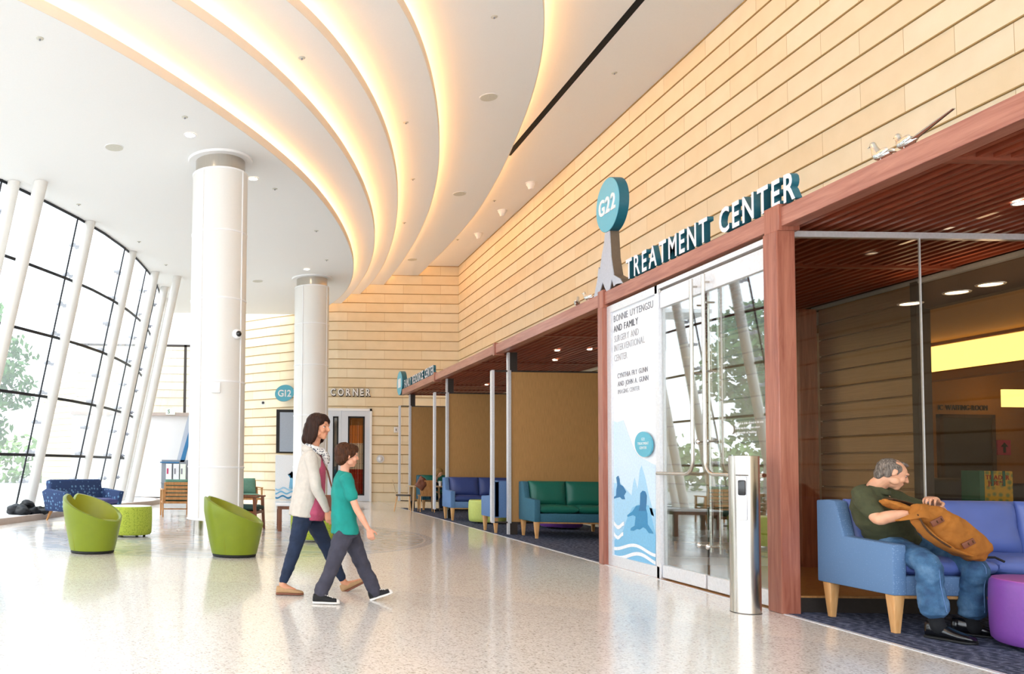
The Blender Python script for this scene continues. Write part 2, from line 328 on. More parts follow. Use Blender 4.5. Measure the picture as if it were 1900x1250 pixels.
    def build(s, name, mat, parent=None, world=False, smooth=True, ang=38, kind=None):
        me = s.mesh(name)
        if world and parent is not None:
            m = Matrix.Identity(4); p = parent
            while p is not None: m = (Matrix.Translation(p.location) @ p.rotation_euler.to_matrix().to_4x4()) @ m; p = p.parent
            me.transform(m.inverted())
        o = link(name, me, mat, parent, smooth, ang)
        if kind: o['kind'] = kind
        return o
    def remesh(s, vox, it=2, fac=.5):
        me = s.mesh('tmp'); return remesh_me(me, vox, it, fac)
_TS = [None]
def remesh_me(me, vox, it, fac=.5):
    if _TS[0] is None: _TS[0] = bpy.data.scenes.new('work')
    ts = _TS[0]; o = bpy.data.objects.new('tmp', me); ts.collection.objects.link(o)
    r = o.modifiers.new('r', 'REMESH'); r.mode = 'VOXEL'; r.voxel_size = vox
    if it: k = o.modifiers.new('s', 'SMOOTH'); k.iterations = it; k.factor = fac
    vl = ts.view_layers[0]; vl.update(); out = bpy.data.meshes.new_from_object(o.evaluated_get(vl.depsgraph)); bpy.data.objects.remove(o); return out
def folds(me, amp, sc=(9, 9, 9), seed=0, dirn=None):
    nrm = [v.normal.copy() for v in me.vertices]
    for v, nn in zip(me.vertices, nrm):
        p = V((v.co.x*sc[0]+seed, v.co.y*sc[1], v.co.z*sc[2])); d = noise.noise(p)+.4*noise.noise(p*2.3)
        v.co += nn*(amp*d)
def cushion(mb, x0, x1, y0, y1, z0, z1, puff=.25, thin=2, rr=.03, n=8, m=None, wr=0.0):
    """soft rectangular cushion; thin = axis of its thickness"""
    c = V(((x0+x1)/2, (y0+y1)/2, (z0+z1)/2)); h = V(((x1-x0)/2, (y1-y0)/2, (z1-z0)/2))
    old = set(mb.b.verts); r = bmesh.ops.create_cube(mb.b, size=2); es = list({e_ for q in r['verts'] for e_ in q.link_edges})
    bmesh.ops.subdivide_edges(mb.b, edges=es, cuts=n-1, use_grid_fill=True)
    allv = [q for q in mb.b.verts if q not in old]
    a, b = [i for i in (0, 1, 2) if i != thin]
    for q in allv:
        p = q.co.copy(); o = V(p)
        edge = max(abs(p[a]), abs(p[b]))
        o[thin] = p[thin]*(1-puff+puff*(1-p[a]**4)*(1-p[b]**4))*(1-.35*max(0, edge-.88)/.12)
        L = abs(p[thin]); o[a] *= 1-.05*L**2*(1 if abs(p[a]) > .9 else .3); o[b] *= 1-.05*L**2*(1 if abs(p[b]) > .9 else .3)
        q.co = V((c.x+o.x*h.x, c.y+o.y*h.y, c.z+o.z*h.z))
        if wr: q.co[thin] += wr*noise.noise(q.co*7+V((x0, y0, 3)))
    if m is not None: bmesh.ops.transform(mb.b, matrix=m, verts=allv)
    return mb
def struct(o): o['kind'] = 'structure'; return o
_gc = {}
def glyph(ch, off=0.0):
    if (ch, off) in _gc: return _gc[(ch, off)]
    cu = bpy.data.curves.new('g', 'FONT'); cu.body = ch; cu.size = 1.0; cu.extrude = .5; cu.offset = off; cu.resolution_u = 3
    o = bpy.data.objects.new('g', cu); COL.objects.link(o); dg = bpy.context.evaluated_depsgraph_get(); dg.update()
    me = bpy.data.meshes.new_from_object(o.evaluated_get(dg)); bpy.data.objects.remove(o)
    xs = [v.co.x for v in me.vertices]; ys = [v.co.y for v in me.vertices]
    _gc[(ch, off)] = (me, min(xs), max(xs), min(ys), max(ys)); return _gc[(ch, off)]
def text_layout(s, off=.0, track=.13, space=.42):
    x = 0; out = []
    for ch in s:
        if ch == ' ': x += space; continue
        g = glyph(ch, off); out.append((ch, x-g[1])); x += g[2]-g[1]+track
    return out, x-track
CAPH = .69
def letters(s, origin, ux, uy, height, width=None, depth=.02, off=.0, track=.13, space=.42, joined=True, lower=False, parent=None, mats=None, name='lettering', align='L', aspect=1.0):
    """raised letters. origin: lower-left of the line; ux along the line, uy up"""
    lay, W = text_layout(s, off, track, space); sc = height/CAPH; sx_ = (width/W) if width else sc*aspect
    ux, uy = V(ux).normalized(), V(uy).normalized(); uz = ux.cross(uy)
    shift = -W*sx_/2 if align == 'C' else 0
    big = MB() if joined else None; outs = []
    for ch, x in lay:
        me = glyph(ch, off)[0].copy()
        for v in me.vertices:
            c = v.co; v.co = V(origin)+ux*((c.x+x)*sx_+shift)+uy*(c.y*sc)+uz*((c.z+.5)*depth)
        if joined: big.b.from_mesh(me)
        else:
            if parent is not None:
                me.transform(Matrix.Translation(-V(parent.location)))
            for m_ in mats: me.materials.append(m_)
            if len(mats) > 1:
                for p in me.polygons: p.material_index = 0 if p.normal.dot(uz) > .8 else 1
            o = bpy.data.objects.new('letter', me); COL.objects.link(o); o.parent = parent; outs.append(o)
    if joined:
        me = bpy.data.meshes.new('t'); big.b.to_mesh(me); big.b.free()
        if parent is not None: me.transform(Matrix.Translation(-V(parent.location)))
        o = bpy.data.objects.new(name, me); COL.objects.link(o); o.parent = parent
        for m_ in mats: me.materials.append(m_)
        if len(mats) > 1:
            for p in me.polygons: p.material_index = 0 if p.normal.dot(uz) > .8 else 1
        return o
    return outs

# ================================================================== SETTING
def interp(tab, y):
    if y <= tab[0][1]: 
        (x0, y0), (x1, y1) = tab[0], tab[1]
    elif y >= tab[-1][1]: (x0, y0), (x1, y1) = tab[-2], tab[-1]
    else:
        for i in range(len(tab)-1):
            if tab[i][1] <= y <= tab[i+1][1]: (x0, y0), (x1, y1) = tab[i], tab[i+1]; break
    return x0+(x1-x0)*(y-y0)/(y1-y0)
def smooth_tab(tab, y0, y1, n):
    ys = [y0+(y1-y0)*i/n for i in range(n+1)]; xs = [interp(tab, y) for y in ys]
    k = max(1, n//40)
    for _ in range(6*k*k):
        xs = [xs[0]]+[(xs[i-1]+2*xs[i]+xs[i+1])/4 for i in range(1, n)]+[xs[-1]]
    return list(zip(xs, ys))
LV = [6.58, 6.88, 7.22, 7.56, 7.90, 8.24]
CURVES = [
 [(-10.8, 4.2), (-8.6, 5), (-6.8, 6), (-5.2, 7), (-3.95, 8), (-2.61, 9.19), (-2.1, 9.79), (-1.35, 10.83), (-0.52, 12.1), (0.2, 13.3), (0.92, 14.7), (1.55, 16.25), (2.15, 18.14), (2.6, 19.97), (2.93, 21.8), (3.08, 23.89), (3.0, 25.6), (2.78, 26.9), (2.5, 28)],
 [(-8.0, 4.2), (-6.4, 5), (-4.9, 6), (-3.6, 7), (-2.45, 8), (-0.93, 9.66), (-0.45, 10.22), (0.28, 11.34), (0.96, 12.6), (1.72, 14.34), (2.37, 16.31), (2.83, 18.08), (3.17, 19.8), (3.43, 21.88), (3.52, 24.1), (3.45, 26.4), (3.3, 28)],
 [(-6.6, 4.2), (-5.3, 5), (-3.8, 6), (-2.6, 7), (-1.5, 8), (-.5, 9), (0.56, 10.21), (1.01, 10.91), (1.62, 12.12), (2.17, 13.42), (2.66, 14.91), (3.1, 16.6), (3.42, 18.15), (3.75, 20.23), (4.02, 22.87), (4.12, 25.0), (4.06, 26.8), (3.95, 28)],
 [(-4.0, 4.2), (-2.9, 5), (-1.8, 6), (-.8, 7), (.1, 8), (.9, 9), (2.07, 10.75), (2.47, 11.64), (2.95, 12.86), (3.39, 14.26), (3.85, 15.99), (4.18, 17.6), (4.5, 19.75), (4.71, 22.11), (4.8, 24.45), (4.82, 26.48), (4.78, 28)],
 [(-1.3, 4.2), (-.4, 5), (.6, 6), (1.5, 7), (2.3, 8), (3.0, 9), (4.25, 11.27), (4.6, 12.32), (4.93, 13.5), (5.22, 14.9), (5.56, 16.94), (5.83, 18.9), (6.03, 21.11), (6.08, 23.07), (6.06, 24.85), (6.03, 26.62), (5.98, 28)]]
Y0, Y1, NN = 4.2, 28.6, 150
CP = [smooth_tab(c, Y0, Y1, NN) for c in CURVES]
def slab(name, left, right, z, th, mat, riser=True):
    m = MB(); b = m.b; A = []
    for (xl, yl), (xr, yr) in zip(left, right):
        A.append([b.verts.new((xl, yl, z)), b.verts.new((xr, yr, z)), b.verts.new((xr, yr, z+th)), b.verts.new((xl, yl, z+th))])
    for i in range(len(A)-1):
        for k in range(4): b.faces.new((A[i][k], A[i+1][k], A[i+1][(k+1) % 4], A[i][(k+1) % 4]))
    b.faces.new(A[0]); b.faces.new(A[-1][::-1])
    return m.build(name, mat)
# window wall curve on the ceiling line (tops of the glass) and the lean of the whole facade
TOP = [(-16.0, 4.2), (-13.0, 6.2), (-10.3, 8.4), (-8.2, 10.5), (-6.6, 12.3), (-5.5, 13.9), (-4.70, 15.2), (-4.2, 16.3), (-3.72, 17.5), (-3.36, 18.6), (-3.06, 19.9), (-2.86, 21.2), (-2.74, 22.6), (-2.70, 24.2), (-2.78, 26.2), (-2.9, 27.4)]
LEAN = V((-1.3, .2, -6.58))
def top_at(y): return interp(TOP, y)
wl = [(top_at(y)-.02, y) for x, y in CP[0]]
wl = [(x if y < 27.2 else -6.5, y) for x, y in wl]
TH = .13
far_left = [(min(l[0], r[0]-.3), l[1]) for l, r in zip(wl, CP[0])]
c0 = struct(slab('ceiling', far_left, CP[0], LV[0], TH, M['ceil']))
prev = c0
for k in range(1, 6):
    left = [(x-.42, y) for x, y in CP[k-1]]
    right = CP[k] if k < 5 else [(7.75, y) for x, y in CP[4]]
    right = [(max(r[0], l[0]+.1), r[1]) for l, r in zip(left, right)]
    th = TH if k < 5 else .25
    if k < 5: o = struct(slab('ceiling', left, right, LV[k], th, M['ceil']))
    else:
        # the last field is cut by the long straight slot at x = 5.82
        near = [(l, (5.80, l[1])) for l in left if l[1] < 17.9 and l[0] < 5.7]
        o = struct(slab('ceiling', [a for a, b_ in near], [b_ for a, b_ in near], LV[k], th, M['ceil']))
        ys = near[-1][0][1]
        farp = [(l, r) for l, r in zip(left, right) if l[1] >= ys-.001]
        struct(slab('ceiling', [a for a, b_ in farp], [b_ for a, b_ in farp], LV[k], th, M['ceil']))
        struct(slab('ceiling', [(5.88, y) for x, y in left if y <= ys], [(7.75, y) for x, y in left if y <= ys], LV[k], th, M['ceil']))
        s_ = struct(MB().box(5.775, 5.905, Y0, 17.9, LV[k]-.003, LV[k]+.1).build('ceiling_slot', M['slot']))
    # back of the cove and its light tube
    back = slab('cove_back', [(x-.44, y) for x, y in CP[k-1]], [(x-.40, y) for x, y in CP[k-1]], LV[k-1]+TH, LV[k]-LV[k-1]-TH+.05, M['ceil']); back.parent = prev
    lo = [(x-.22, y) for x, y in CP[k-1]]; hi = [(x-.18, y) for x, y in CP[k-1]]
    cl = slab('cove_light', lo, hi, LV[k-1]+TH, .035, M['cove']); cl.parent = prev
    lip = slab('cove_lip', [(x-.004, y) for x, y in CP[k-1]], [(x+.012, y) for x, y in CP[k-1]], LV[k-1]-.002, TH+.02, M['lip']); lip.parent = prev
    prev = o
struct(MB().box(-26, 7.75, -5.5, 4.2, 8.3, 8.5).build('ceiling', M['ceil']))
struct(MB().box(-26, -10, 4.2, 4.4, 6.58, 8.3).build('ceiling_bulkhead', M['ceil']))
# floor and carpet
struct(MB().box(-26, 4.6, -6, 29.5, -.1, 0).build('floor', M['floor']))
struct(MB().box(4.58, 4.62, -6, 23.9, -.09, .004).build('trim_1', M['alu']))
cp = MB(); cp.box(4.62, 7.5, -6, 6.98, -.1, .006); cp.box(4.62, 7.5, 10.5, 23.9, -.1, .006)
tag(cp.build('carpet', M['carpet']), 'dark blue swirl-patterned carpet under the timber canopy', 'carpet')['kind'] = 'structure'
struct(MB().box(4.62, 7.5, 6.98, 10.5, -.1, .004).build('floor', M['oak']))
struct(MB().box(4.62, 9, 23.9, 29, -.1, .0).build('floor', M['floor']))
struct(MB().box(7.5, 14, 6, 15, -.1, .0).build('floor', M['oak']))

# coursed stone walls: a profile of tilted courses swept along a plan line
CH = .3296
def coursed(name, plan, z0, z1, mat, depth=.03, u0=0.0):
    m = MB(); b = m.b; prof = []
    z = 0.0
    zs = []
    k = math.floor(z0/CH)
    while k*CH < z1-1e-6:
        a, t_ = max(z0, k*CH), min(z1, (k+1)*CH)
        zs += [(-.004, a), (0.0, max(a, t_-.022)), (depth*.7, max(a, t_-.019)), (depth*.7, max(a, t_-.005)), (-.006, t_)]
        k += 1
    prof = zs
    uvl = b.loops.layers.uv.new('UVMap'); cols = []; us = []; u = u0
    for i, p in enumerate(plan):
        p = V((*p, 0)); q = V((*plan[min(i+1, len(plan)-1)], 0)); o_ = V((*plan[max(i-1, 0)], 0)); d = (q-o_).normalized(); nrm = V((-d.y, d.x, 0))
        if i: u += (p-V((*plan[i-1], 0))).length
        us.append(u); cols.append([b.verts.new(p+nrm*off+V((0, 0, z_))) for off, z_ in prof])
    for i in range(len(cols)-1):
        for j in range(len(prof)-1):
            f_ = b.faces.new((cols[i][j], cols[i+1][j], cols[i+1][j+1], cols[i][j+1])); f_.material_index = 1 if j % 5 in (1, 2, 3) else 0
            for lp, (uu, vv) in zip(f_.loops, ((us[i], prof[j][1]), (us[i+1], prof[j][1]), (us[i+1], prof[j+1][1]), (us[i], prof[j+1][1]))): lp[uvl].uv = (uu, vv)
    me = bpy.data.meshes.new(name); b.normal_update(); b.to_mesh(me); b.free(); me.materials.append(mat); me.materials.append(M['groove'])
    o = bpy.data.objects.new(name, me); COL.objects.link(o); return struct(o)
YB = 28.0
# long right wall (face at x = 7.4); its lower part opens between y 7 and 8.8 into the inner room
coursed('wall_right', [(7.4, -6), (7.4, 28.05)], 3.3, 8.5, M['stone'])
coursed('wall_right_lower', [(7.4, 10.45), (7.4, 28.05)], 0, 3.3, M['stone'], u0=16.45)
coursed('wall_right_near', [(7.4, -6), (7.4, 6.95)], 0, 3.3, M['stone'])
struct(MB().box(7.46, 7.7, -6, 28.3, 3.3, 8.6).build('wall_right_core', M['ceil']))
struct(MB().box(7.46, 7.7, 10.45, 28.3, 0, 3.3).build('wall_right_core', M['ceil']))
# far wall: straight from the corner, then bending away to the left
far_plan = [(7.42, 28.0), (6, 28.0), (5, 28.0), (4, 28.0), (3.2, 28.0), (2.6, 28.08), (2.1, 28.32), (1.7, 28.65), (1.25, 29.02), (.84, 29.36), (.4, 29.78), (-.04, 30.21), (-.35, 30.6)]
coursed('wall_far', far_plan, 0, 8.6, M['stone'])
struct(MB().poly([(7.9, 28.1, 0), (3.2, 28.1, 0), (1.75, 28.75, 0), (.9, 29.5, 0), (-.35, 30.75, 0), (-.35, 31.2, 0), (7.9, 31.2, 0)], (0, 0, 8.6)).build('wall_far_core', M['ceil'], smooth=False))
# white walls behind the last window column
struct(MB().box(-6.5, -.3, 30.3, 30.5, 0, 3.05).build('wall_far_left', M['white']))
struct(MB().box(-6.5, -.3, 30.3, 30.5, 5.7, 7.0).build('wall_far_left_upper', M['white']))
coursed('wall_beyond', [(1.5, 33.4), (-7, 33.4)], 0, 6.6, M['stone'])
struct(MB().box(-6.5, -.3, 30.1, 30.3, 3.0, 3.12).build('trim_2', M['curb']))
wn = MB().box(-6.4, -.3, 30.33, 30.35, 3.12, 5.7).build('window_2', M['winglass']); struct(wn)
fr = MB()
for x in (-3.6, -2.28, -.9): fr.box(x-.05, x+.05, 30.3, 30.38, 3.12, 5.7)
fr.box(-6.4, -.3, 30.3, 30.38, 5.62, 5.7); fr.build('window_frame', M['darkmetal'], wn)
struct(MB().box(-6.5, -.3, 28.6, 34, -.1, 0).build('floor', M['floor']))

# ---- glass facade
wall = MB(); NZ = [0.05, 1.36, 2.65, 3.95, 5.24, 6.56]
joint_y = [4.2, 6.3, 8.4, 10.5, 12.9, 15.2, 17.5, 19.95, 22.1, 24.1, 26.2, 27.4]
def fac(y, z): return V((top_at(y), y, 6.58))+LEAN*((6.58-z)/6.58)
bm_ = wall.b
for i in range(len(joint_y)-1):
    sub = 4; ya, yb_ = joint_y[i], joint_y[i+1]
    for s_ in range(sub):
        y0_, y1_ = ya+(yb_-ya)*s_/sub, ya+(yb_-ya)*(s_+1)/sub
        vs2 = [bm_.verts.new(p) for p in (fac(y0_, .02), fac(y1_, .02), fac(y1_, 6.6), fac(y0_, 6.6))]; bm_.faces.new(vs2)
win = struct(wall.build('window_1', M['winglass'], smooth=False))
fr = MB()
for y in joint_y: fr.cyl(fac(y, .02), fac(y, 6.6), .022, n=8)
fr.build('joint', M['joint'], win)
for z in NZ:
    pts = []
    y = joint_y[0]
    while y <= joint_y[-1]+.01: pts.append(fac(y, z)); y += .58
    h = MB(); h.loft([(p, V((.02, 0, 0)), V((0, 0, .034)), .5) for p in pts], n=8); h.build('transom', M['joint'], win)
# leaning tubular columns with glass clamps
cd = (-LEAN).normalized()
colu = MB(); colu.loft([(LEAN*.999, (.12, 0, 0), (0, .118, 0)), (V((0, 0, -.003)), (.12, 0, 0), (0, .118, 0))], n=28)
colm = colu.mesh('leaning_column')
sp = MB(); sp.cyl((0, 0, 0), (-.26, 0, 0), .018, n=8); sp.cyl((-.25, -.12, 0), (-.25, .12, 0), .02, n=8)
for yy in (-.1, .1): sp.cyl((-.25, yy, 0), (-.33, yy, 0), .042, n=10); sp.cyl((-.21, yy, 0), (-.25, yy, 0), .052, n=10)
spm = sp.mesh('glass_clamp')
wtops = [('nearest the camera, cut by the left edge of the photo', -4.50, 15.32, 1), ('set inside the curve, second from the left edge', -3.98, 15.3, 1), ('whose foot stands by the black rocks', -3.52, 17.83, 1), ('rising behind the navy loveseat back', -2.93, 20.35, 1), ('fourth back along the glass, behind the loveseat arm', -2.58, 22.5, 1), ('fifth back along the glass, close beside the inner one', -2.50, 24.4, 1), ('standing inside the room, nearest the big round pillar', -2.0, 23.0, 0), ('farthest back along the glass', -2.6, 26.1, 1), ('off to the near side, beyond the left edge', -5.75, 13.3, 1), ('off to the near side, second beyond the left edge', -7.5, 11.0, 1)]
first = None
for i, (desc, x, y, cl) in enumerate(wtops):
    nm = 'leaning_column'
    if i == 1: me_ = colm.copy(); me_.transform(Matrix.Diagonal((1.1, 1.1, 1, 1)))
    else: me_ = colm
    o = link(nm, me_, M['whitecol'] if not me_.materials else None); o.location = (x, y, 6.58); tag(o, 'white slanted tubular column '+desc, 'column', 'slanted white columns along the glass wall'); o['kind'] = 'thing'
    if cl and i != 1 and i < 8:
        for k in range(10):
            z = .12+k*.66
            c = link('glass_clamp', spm, M['print'] if not spm.materials else None, o); c.location = LEAN*((6.58-z)/6.58)
            c.rotation_euler = (0, 0, rad(-25) if y < 19 else rad(-8))
# curb and ledge along the glass, low round plinth at its end
CURB = [(-7.2, 11.6), (-6.0, 13.2), (-4.62, 15.4), (-4.33, 16.64), (-4.14, 17.7), (-3.75, 19.9), (-3.4, 21.6), (-2.95, 22.8), (-2.66, 23.6), (-2.55, 24.6), (-2.8, 25.9), (-3.3, 26.6)]
m = MB(); inner = [V((x, y, 0)) for x, y in CURB]; outer = [V((x-.9 if y > 14 else x-1.2, y+.1, 0)) for x, y in CURB]
for z0_, z1_, w0, w1, mt, nm in ((0, .12, 0, .09, 'curb', 'trim_3'), (0, .105, .09, 1.0, 'ledge', 'trim_4')):
    m = MB(); R_ = []
    for a, b_ in zip(inner, outer):
        p, q = a.lerp(b_, w0), a.lerp(b_, w1); R_.append([m.b.verts.new((p.x, p.y, z0_)), m.b.verts.new((q.x, q.y, z0_)), m.b.verts.new((q.x, q.y, z1_)), m.b.verts.new((p.x, p.y, z1_))])
    for i in range(len(R_)-1):
        for k in range(4): m.b.faces.new((R_[i][k], R_[i+1][k], R_[i+1][(k+1) % 4], R_[i][(k+1) % 4]))
    m.b.faces.new(R_[0]); m.b.faces.new(R_[-1][::-1]); struct(m.build(nm, M[mt]))
random.seed(4)
rk = [(-4.78, 17.0, .17), (-4.62, 16.9, .15), (-4.45, 17.1, .13), (-4.7, 17.35, .14), (-4.4, 17.45, .12), (-4.25, 17.2, .10), (-4.58, 17.15, .13), (-4.30, 17.75, .11), (-4.9, 17.3, .12)]
rdesc = ['left end', 'front left', 'front middle', 'back middle', 'back right', 'right front', 'top of the heap', 'far right end', 'far left back']
for (x, y, r), d in zip(rk, rdesc):
    m = MB(); bmesh.ops.create_icosphere(m.b, subdivisions=3, radius=1)
    for v in m.b.verts:
        n_ = noise.noise(v.co*1.4+V((x*9, y, 0)))
        v.co = V((v.co.x*r*1.2, v.co.y*r, v.co.z*r*.7))*(1+.35*n_)
    o = m.build('rock', M['rock'], ang=60); o.location = (x, y, .105+r*.55+(.13 if 'top' in d else 0)); tag(o, 'rounded black rock at the %s of the heap by the glass' % d, 'rock', 'black rocks by the glass')

# ---- outdoors: paving, trees, bank
struct(MB().box(-60, -3.4, 5, 80, -.25, -.12).build('ground', M['paving']))
def leafball(mb, c, r, n, s):
    for _ in range(n):
        d = V((random.gauss(0, 1), random.gauss(0, 1), random.gauss(0, 1))).normalized(); p = V(c)+V((d.x*r[0], d.y*r[1], d.z*r[2]))*random.uniform(.55, 1)*(1+.25*noise.noise(d*2.5+V(c)))
        a = V((random.gauss(0, 1), random.gauss(0, 1), random.gauss(0, 1))).normalized(); b_ = a.orthogonal().normalized(); a *= s*random.uniform(.6, 1.3); b_ *= s*.5
        mb.b.faces.new([mb.b.verts.new(p+q) for q in (-a, b_, a, -b_)])
def tree(loc, h, w_, label, n=2600, s=.14, name='tree'):
    t = thing(name, label, 'tree', loc, 0, 'trees outside the glass')
    tr = MB().limb([((0, 0, 0), .16), ((.05, 0, h*.3), .12), ((-.1, .1, h*.55), .08), ((.1, 0, h*.85), .03)], n=8, sub=3)
    for a in range(5):
        an = a*1.3; tr.limb([((0, 0, h*.35), .06), ((w_*.4*cos(an), w_*.4*sin(an), h*.62), .03)], n=6, sub=2)
    tr.build('trunk', M['trunk'], t)
    cr = MB(); k = 7
    for i in range(k):
        an = i*2.4; rr = w_*(.5 if i else 0); leafball(cr, (rr*cos(an), rr*sin(an), h*(.45+.09*i)), (w_*.55, w_*.55, h*.16), n//k, s)
    cr.build('crown', M['leaf'], t, smooth=False); return t
tree((-8.6, 26.0, -.12), 5.2, 1.9, 'leafy green tree outside the glass, nearest one at the left edge')
tree((-12.0, 33.0, -.12), 7.5, 2.6, 'taller pale green tree behind the nearest one outside the glass', 2800, .2)
tree((-17.5, 31.0, -.12), 7.0, 3.0, 'broad tree outside the glass toward the far left', 2600, .22)
tree((-13.0, 20.0, -.12), 6.6, 2.6, 'bushy tree outside beyond the left edge, mirrored in the doors', 2800, .18)
tree((-16.0, 14.5, -.12), 8.0, 3.0, 'big tree outside beyond the left edge, mirrored in the right door', 2800, .2)
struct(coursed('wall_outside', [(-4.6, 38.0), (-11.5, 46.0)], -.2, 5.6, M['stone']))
hd = MB(); 
for i in range(26): leafball(hd, (-30+i*1.2, 52+noise.noise(V((i*.4, 0, 0)))*4, 1.2), (1.6, 1.2, 2.0+noise.noise(V((i*.7, 2, 0)))*1.2), 130, .3)
tag(hd.build('hedge', M['hedge'], smooth=False), 'pale hazy bank of shrubs far outside the glass', 'hedge', kind='stuff')

# ---- big round pillars
def pillar(x, y, r, label):
    o = thing('round_pillar', label, 'column', (x, y, 0), 0, 'round white pillars'); o['kind'] = 'thing'
    MB().lathe([(r, .27), (r, 6.30)], n=64).build('sleeve', M['whitecol'], o)
    for z in (.27, 1.16, 2.62, 4.05, 5.22, 6.29):
        MB().lathe([(r+.002, z-.018), (r+.010, z-.008), (r+.010, z+.008), (r+.002, z+.018)], n=64).build('ring', M['white'], o)
    for a in (-35, 125, 235):
        c, s_ = cos(rad(a)), sin(rad(a)); MB().cyl((c*(r+.004), s_*(r+.004), .27), (c*(r+.004), s_*(r+.004), 6.3), .014, n=8).build('cover_strip', M['white'], o)
    MB().lathe([(r*.8, 0), (r*.8, .27)], n=48).build('base_collar', M['steel'], o)
    MB().lathe([(r*.90, 6.30), (r*.90, 6.54)], n=48).build('top_collar', M['steel'], o)
    MB().lathe([(r*1.16, 6.54), (r*1.18, 6.56), (r*1.18, 6.579)], n=48).build('ceiling_ring', M['white'], o)
    return o
pillar(-.495, 14.1, .485, 'large round white pillar standing between the two lime tub chairs')
pillar(1.87, 23.0, .49, 'farther round white pillar right behind the walking woman')
# camera dome and speaker on the near pillar
o = thing('security_camera', 'white dome security camera on the side of the near pillar', 'camera', (-.16, 13.70, 3.43))
MB().sph((0, 0, 0), (.085, .06, .085)).build('housing', M['white'], o); MB().sph((.03, -.03, 0), .052).build('lens_dome', M['blackshoe'], o)
o = thing('wall_speaker', 'small square white alarm speaker on the front of the near pillar', 'speaker', (-.50, 13.6, 2.50))
MB().box(-.075, .075, -.03, .02, -.09, .09, bev=.01).build('housing', M['white'], o); MB().cyl((0, -.03, -.02), (0, -.036, -.02), .05, n=24).build('grille', M['ceil'], o); letters('ALARM', (-.045, 0, 0), (1, 0, 0), (0, 0, 1), .02, depth=.002, parent=None, mats=[M['print']], name='lettering') if False else None

# ---- timber canopy
BX = 4.6; cano = thing('timber_canopy', 'long red timber slatted canopy running along the stone wall', 'canopy', (BX, 6.9, 3.3)); cano['kind'] = 'structure'
YE = 23.75
MB().box(BX, BX+.14, 2.0, YE, 3.32, 3.485, bev=.004, seg=1).build('fascia_beam', M['red_y'], cano, world=True)
brk = [(6.98, .10), (10.38, .08), (14.87, .05), (19.6, .05)]
for y, hw in brk: MB().box(BX-.022, BX+.16, y-hw, y+hw, 3.285, 3.515, bev=.004, seg=1).build('beam_bracket', M['red_z'], cano, world=True)
MB().box(BX, 7.36, YE-.08, YE, 3.32, 3.485).build('end_beam', M['red_x'], cano, world=True)
x = 4.80; 
while x < 7.36:
    s_ = MB()
    s_.box(x, x+.045, 2.0, YE-.1, 3.345, 3.43)
    s_.build('slat', M['slat'], cano, world=True, smooth=False); x += .118
for y in (3.4, 5.41, 8.3, 11.5, 12.9, 16.3, 17.8, 20.9, 22.3): MB().box(4.74, 7.38, y-.035, y+.035, 3.325, 3.42).build('cross_rail', M['red_x'], cano, world=True)
MB().box(BX+.01, 7.42, 2.0, YE, 3.46, 3.475).build('top_board', M['sofwood'], cano, world=True)
def downlight(x, y, z, r, label, mat='lamp', group=None, name='downlight'):
    o = thing(name, label, 'ceiling light', (x, y, z), 0, group)
    m = MB(); m.loft([((0, 0, -.004), (r*1.15, 0, 0), (0, r*1.15, 0)), ((0, 0, -.012), (r*1.1, 0, 0), (0, r*1.1, 0)), ((0, 0, -.012), (r*.92, 0, 0), (0, r*.92, 0)), ((0, 0, .0), (r*.85, 0, 0), (0, r*.85, 0))], n=28, caps=False).build('trim_ring', M['alu'], o)
    MB().cyl((0, 0, -.006), (0, 0, .0), r*.9, n=28).build('lamp_face', M[mat], o); return o
for (px, py), lab in zip([(1034, 649), (1094, 647), (1030, 667), (903, 713), (1893, 374)], ['in the canopy above the green sofa, left one', 'in the canopy above the green sofa, far right one', 'in the canopy above the green sofa, lower one', 'in the canopy over the blue sofa', 'in the canopy at the right edge of the photo']):
    d = ray(px, py); t_ = (3.345-EYE)/d.z; downlight(d.x*t_, d.y*t_, 3.34, .05, 'small round light '+lab, group='small canopy lights')

# ---- entrance posts
tag(MB().box(4.57, 4.73, 6.9, 7.09, 0, 3.29, bev=.006, seg=1).build('timber_post', M['red_z']), 'thick redwood post at the near corner of the glass entrance', 'post')
tag(MB().box(4.57, 4.70, 10.31, 10.45, 0, 3.29, bev=.006, seg=1).build('timber_post', M['red_z']), 'slim redwood post left of the printed glass panel', 'post')
tag(MB().box(7.10, 7.33, 10.31, 10.5, 0, 3.3, bev=.006, seg=1).build('timber_post', M['red_z']), 'dark redwood post inside, seen behind the front glass', 'post')

# ---- printed side panel, double doors
DX = 4.66
pan = thing('glass_side_panel', 'tall white printed glass panel with sea creatures beside the doors', 'panel', (DX, 9.65, 0))
m = MB(); m.box(DX-.03, DX+.05, 9.05, 10.31, 3.2, 3.29).box(DX-.03, DX+.05, 9.05, 10.31, .0, .13).box(DX-.03, DX+.05, 10.2, 10.31, .13, 3.2).box(DX-.03, DX+.05, 9.02, 9.10, .0, 3.29).build('panel_frame', M['alu'], pan, world=True)
MB().box(DX+.002, DX+.012, 9.10, 10.2, .13, 3.2).build('printed_film', M['film'], pan, world=True)
def film(pts, mat, lvl, name='printed_shape'):
    X = DX-.0005-lvl*.0012; P = [at_x(x_, y_, X) for x_, y_ in pts]
    MB().poly(P, (.0008, 0, 0)).build(name, M[mat], pan, world=True, smooth=False)
def c7(l): return [(1120+x_/3.575, 740+y_/3.575) for x_, y_ in l]
film(c7([(50, 140), (90, 155), (130, 140), (200, 330), (232, 380), (345, 440), (345, 780), (50, 700)]), 'ice1', 0)
film(c7([(50, 560), (110, 555), (185, 640), (215, 700), (345, 730), (345, 1105), (52, 1040)]), 'ice2', 1)
